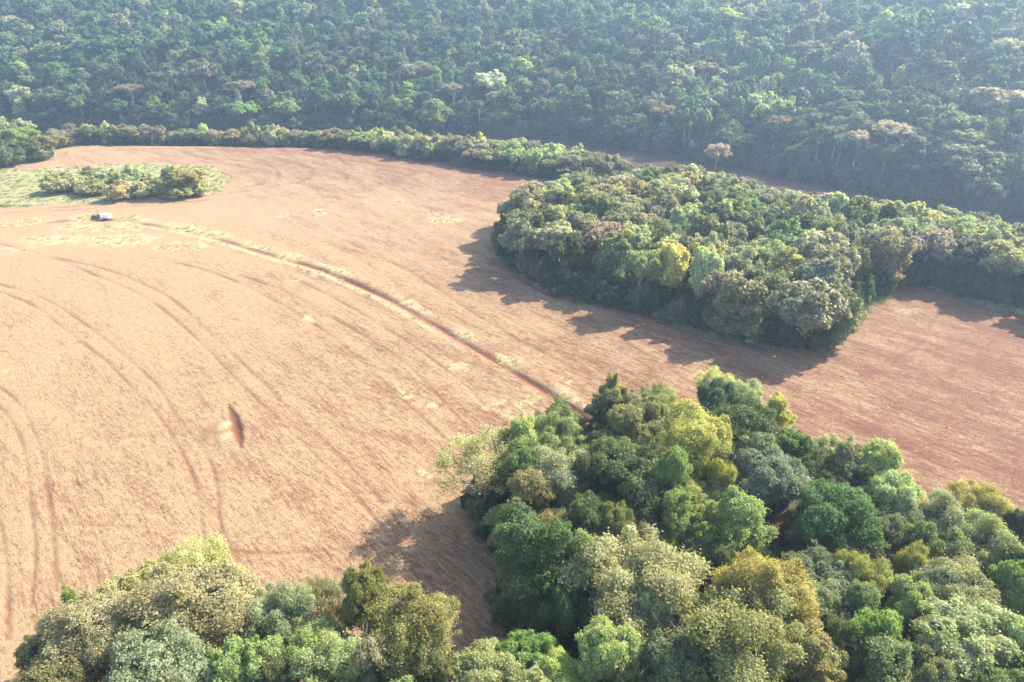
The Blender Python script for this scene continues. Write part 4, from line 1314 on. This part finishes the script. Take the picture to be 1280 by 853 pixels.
pick = hrng.choice(len(gS), 3500, p=w_)
for k in pick:
    x, y, z = gS[k]; f = hrng.uniform(.7, 1.25); sc_ = hrng.uniform(.7, 1.8)
    c_ = ((.30, .31, .13), (.42, .39, .20), (.20, .25, .08))[hrng.integers(0, 3)]
    items.append((x + hrng.uniform(-.5, .5), y + hrng.uniform(-.5, .5), z, sc_, sc_, hrng.random() * 6.28, KIDX[('weed', 'n')][hrng.integers(0, 2)], tuple(v * f for v in c_)))
mass("grass", "yellow and green grass along the contour strip, meadow and wood edges", items)

# ------------------------------------------------------------------ haze
def haze_box():
    v = np.array([(x, y, z) for x in (-3200, 3200) for y in (-3200, 3200) for z in (float(gv_[:, 2].min()) - 1, max(ztop + 22, CAMH + 8))], float)
    f = np.array([(0, 1, 3, 2), (4, 6, 7, 5), (0, 4, 5, 1), (2, 3, 7, 6), (0, 2, 6, 4), (1, 5, 7, 3)])
    m = bpy.data.materials.new("haze_air"); m.use_nodes = True
    nt = m.node_tree
    nt.nodes.remove(nt.nodes["Principled BSDF"])
    pv = nt.nodes.new('ShaderNodeVolumePrincipled')
    pv.inputs['Color'].default_value = (.54, .73, 1, 1)
    pv.inputs['Density'].default_value = HAZE
    pv.inputs['Anisotropy'].default_value = .5
    nt.links.new(pv.outputs[0], nt.nodes['Material Output'].inputs['Volume'])
    o = link(bpy.data.objects.new("haze", mesh_np("haze", v, f, m)))
    tag(o, "pale blue haze hanging in the air over the valley", None, None, "stuff")


ztop = float(gv_[:, 2].max())
print("ground top", ztop)
haze_box()

# ------------------------------------------------------------------ tractor and white trailer on the yellow strip
def farm_vehicles():
    x0, y0 = G(120.5, 275)
    x1, y1 = G(132.5, 275.5)
    ang = math.atan2(y0 - y1, x0 - x1)

    def empty(nm, x, y, a):
        e = link(bpy.data.objects.new(nm, None))
        e.location = (x, y, float(gz_at(x, y))); e.rotation_euler = (0, 0, a); e.scale = (.86, .86, .9)
        return e

    def part(nm, mb, mat, par, sm=False):
        return link(bpy.data.objects.new(nm, mb.mesh(nm, mat, sm)), par)

    def wheel(par, x, y, r, w):
        b = MB()
        t = np.array([-.5, -.38, .38, .5]) * w
        b.tube(np.array([[x, y + q, r] for q in t]), [r * .86, r, r, r * .86], 16)
        o = part("wheel", b, M_RUBBER, par)
        c = MB(); c.tube(np.array([[x, y - w * .54, r], [x, y + w * .54, r]]), [r * .5, r * .5], 12)
        part("rim", c, M_STEEL, o)
        for k in range(12):      # tread lugs
            pass
    # tractor, facing left in the picture
    t = empty("tractor", x0, y0, ang)
    tag(t, "small dark open tractor with upright exhaust pipe in front of the white trailer", "tractor")
    b = MB(); b.box((.55, 0, .95), (1.5, .62, .55), bev=.06, taper=.9); b.box((-.35, 0, .8), (.8, .5, .4), bev=.04); part("body", b, M_DARK, t)
    b = MB(); b.box((1.33, 0, .93), (.06, .5, .45), bev=.01); part("grille", b, M_STEEL, t)
    b = MB(); b.tube([(.75, .1, 1.15), (.75, .1, 1.9), (.70, .1, 2.05)], [.045, .045, .04], 8); part("exhaust_pipe", b, M_STEEL, t)
    b = MB(); b.tube([(-.75, -.42, .9), (-.8, -.42, 2.05), (-.8, -.36, 2.15), (-.8, .36, 2.15), (-.8, .42, 2.05), (-.75, .42, .9)], [.045] * 6, 8); part("roll_bar", b, M_DARK, t)
    b = MB(); b.box((-.45, 0, 1.1), (.45, .45, .1), bev=.02); b.box((-.68, 0, 1.3), (.09, .45, .42), bev=.02); part("seat", b, M_DARK, t)
    b = MB(); b.tube([(-.02, 0, 1.1), (-.12, 0, 1.42)], [.03, .03], 6)
    th = np.linspace(0, 2 * np.pi, 13)
    b.tube(np.stack([-.12 + .05 * np.cos(th), .2 * np.sin(th), 1.42 + .18 * np.cos(th) * .3], -1), [.02] * 13, 5); part("steering_wheel", b, M_DARK, t)
    for sy in (-1, 1):
        b = MB(); b.box((-.55, sy * .62, 1.27), (.9, .34, .06), bev=.01); part("fender", b, M_DARK, t)
        wheel(t, -.55, sy * .66, .62, .34); wheel(t, .98, sy * .52, .36, .2)
    # trailer with a white tank body
    t = empty("farm_trailer", x1, y1, ang)
    tag(t, "boxy white farm trailer behind the small dark tractor on the yellow strip", "trailer")
    b = MB(); b.box((0, 0, .62), (3.6, 1.5, .12), bev=.01); b.tube([(1.7, 0, .6), (2.75, 0, .62)], [.06, .05], 6); part("chassis", b, M_STEEL, t)
    b = MB(); b.box((-.25, 0, 1.32), (3.1, 1.75, 1.26), bev=.14, taper=.96); part("body", b, M_WHITE, t)
    b = MB(); b.box((1.32, 0, 1.45), (.06, 1.1, .55), bev=.01); b.box((1.0, -.885, 1.45), (.5, .04, .4), bev=.005); part("window", b, M_BLUE, t)
    b = MB(); b.tube([(-.3, 0, 1.92), (-.3, 0, 2.06)], [.28, .26], 14); part("hatch", b, M_WHITE, t)
    for k in range(4):
        b = MB(); b.box((-1.5 + k * .85, -.885, 1.3), (.06, .05, 1.1), bev=.005); part("rib", b, M_WHITE, t)
    for sx in (-.9, 0):
        for sy in (-1, 1): wheel(t, sx, sy * .78, .38, .24)


def gz_at(x, y):
    d2 = (gv_[:, 0] - x) ** 2 + (gv_[:, 1] - y) ** 2
    i = np.argsort(d2)[:4]
    return gv_[i, 2].mean() + .02


farm_vehicles()
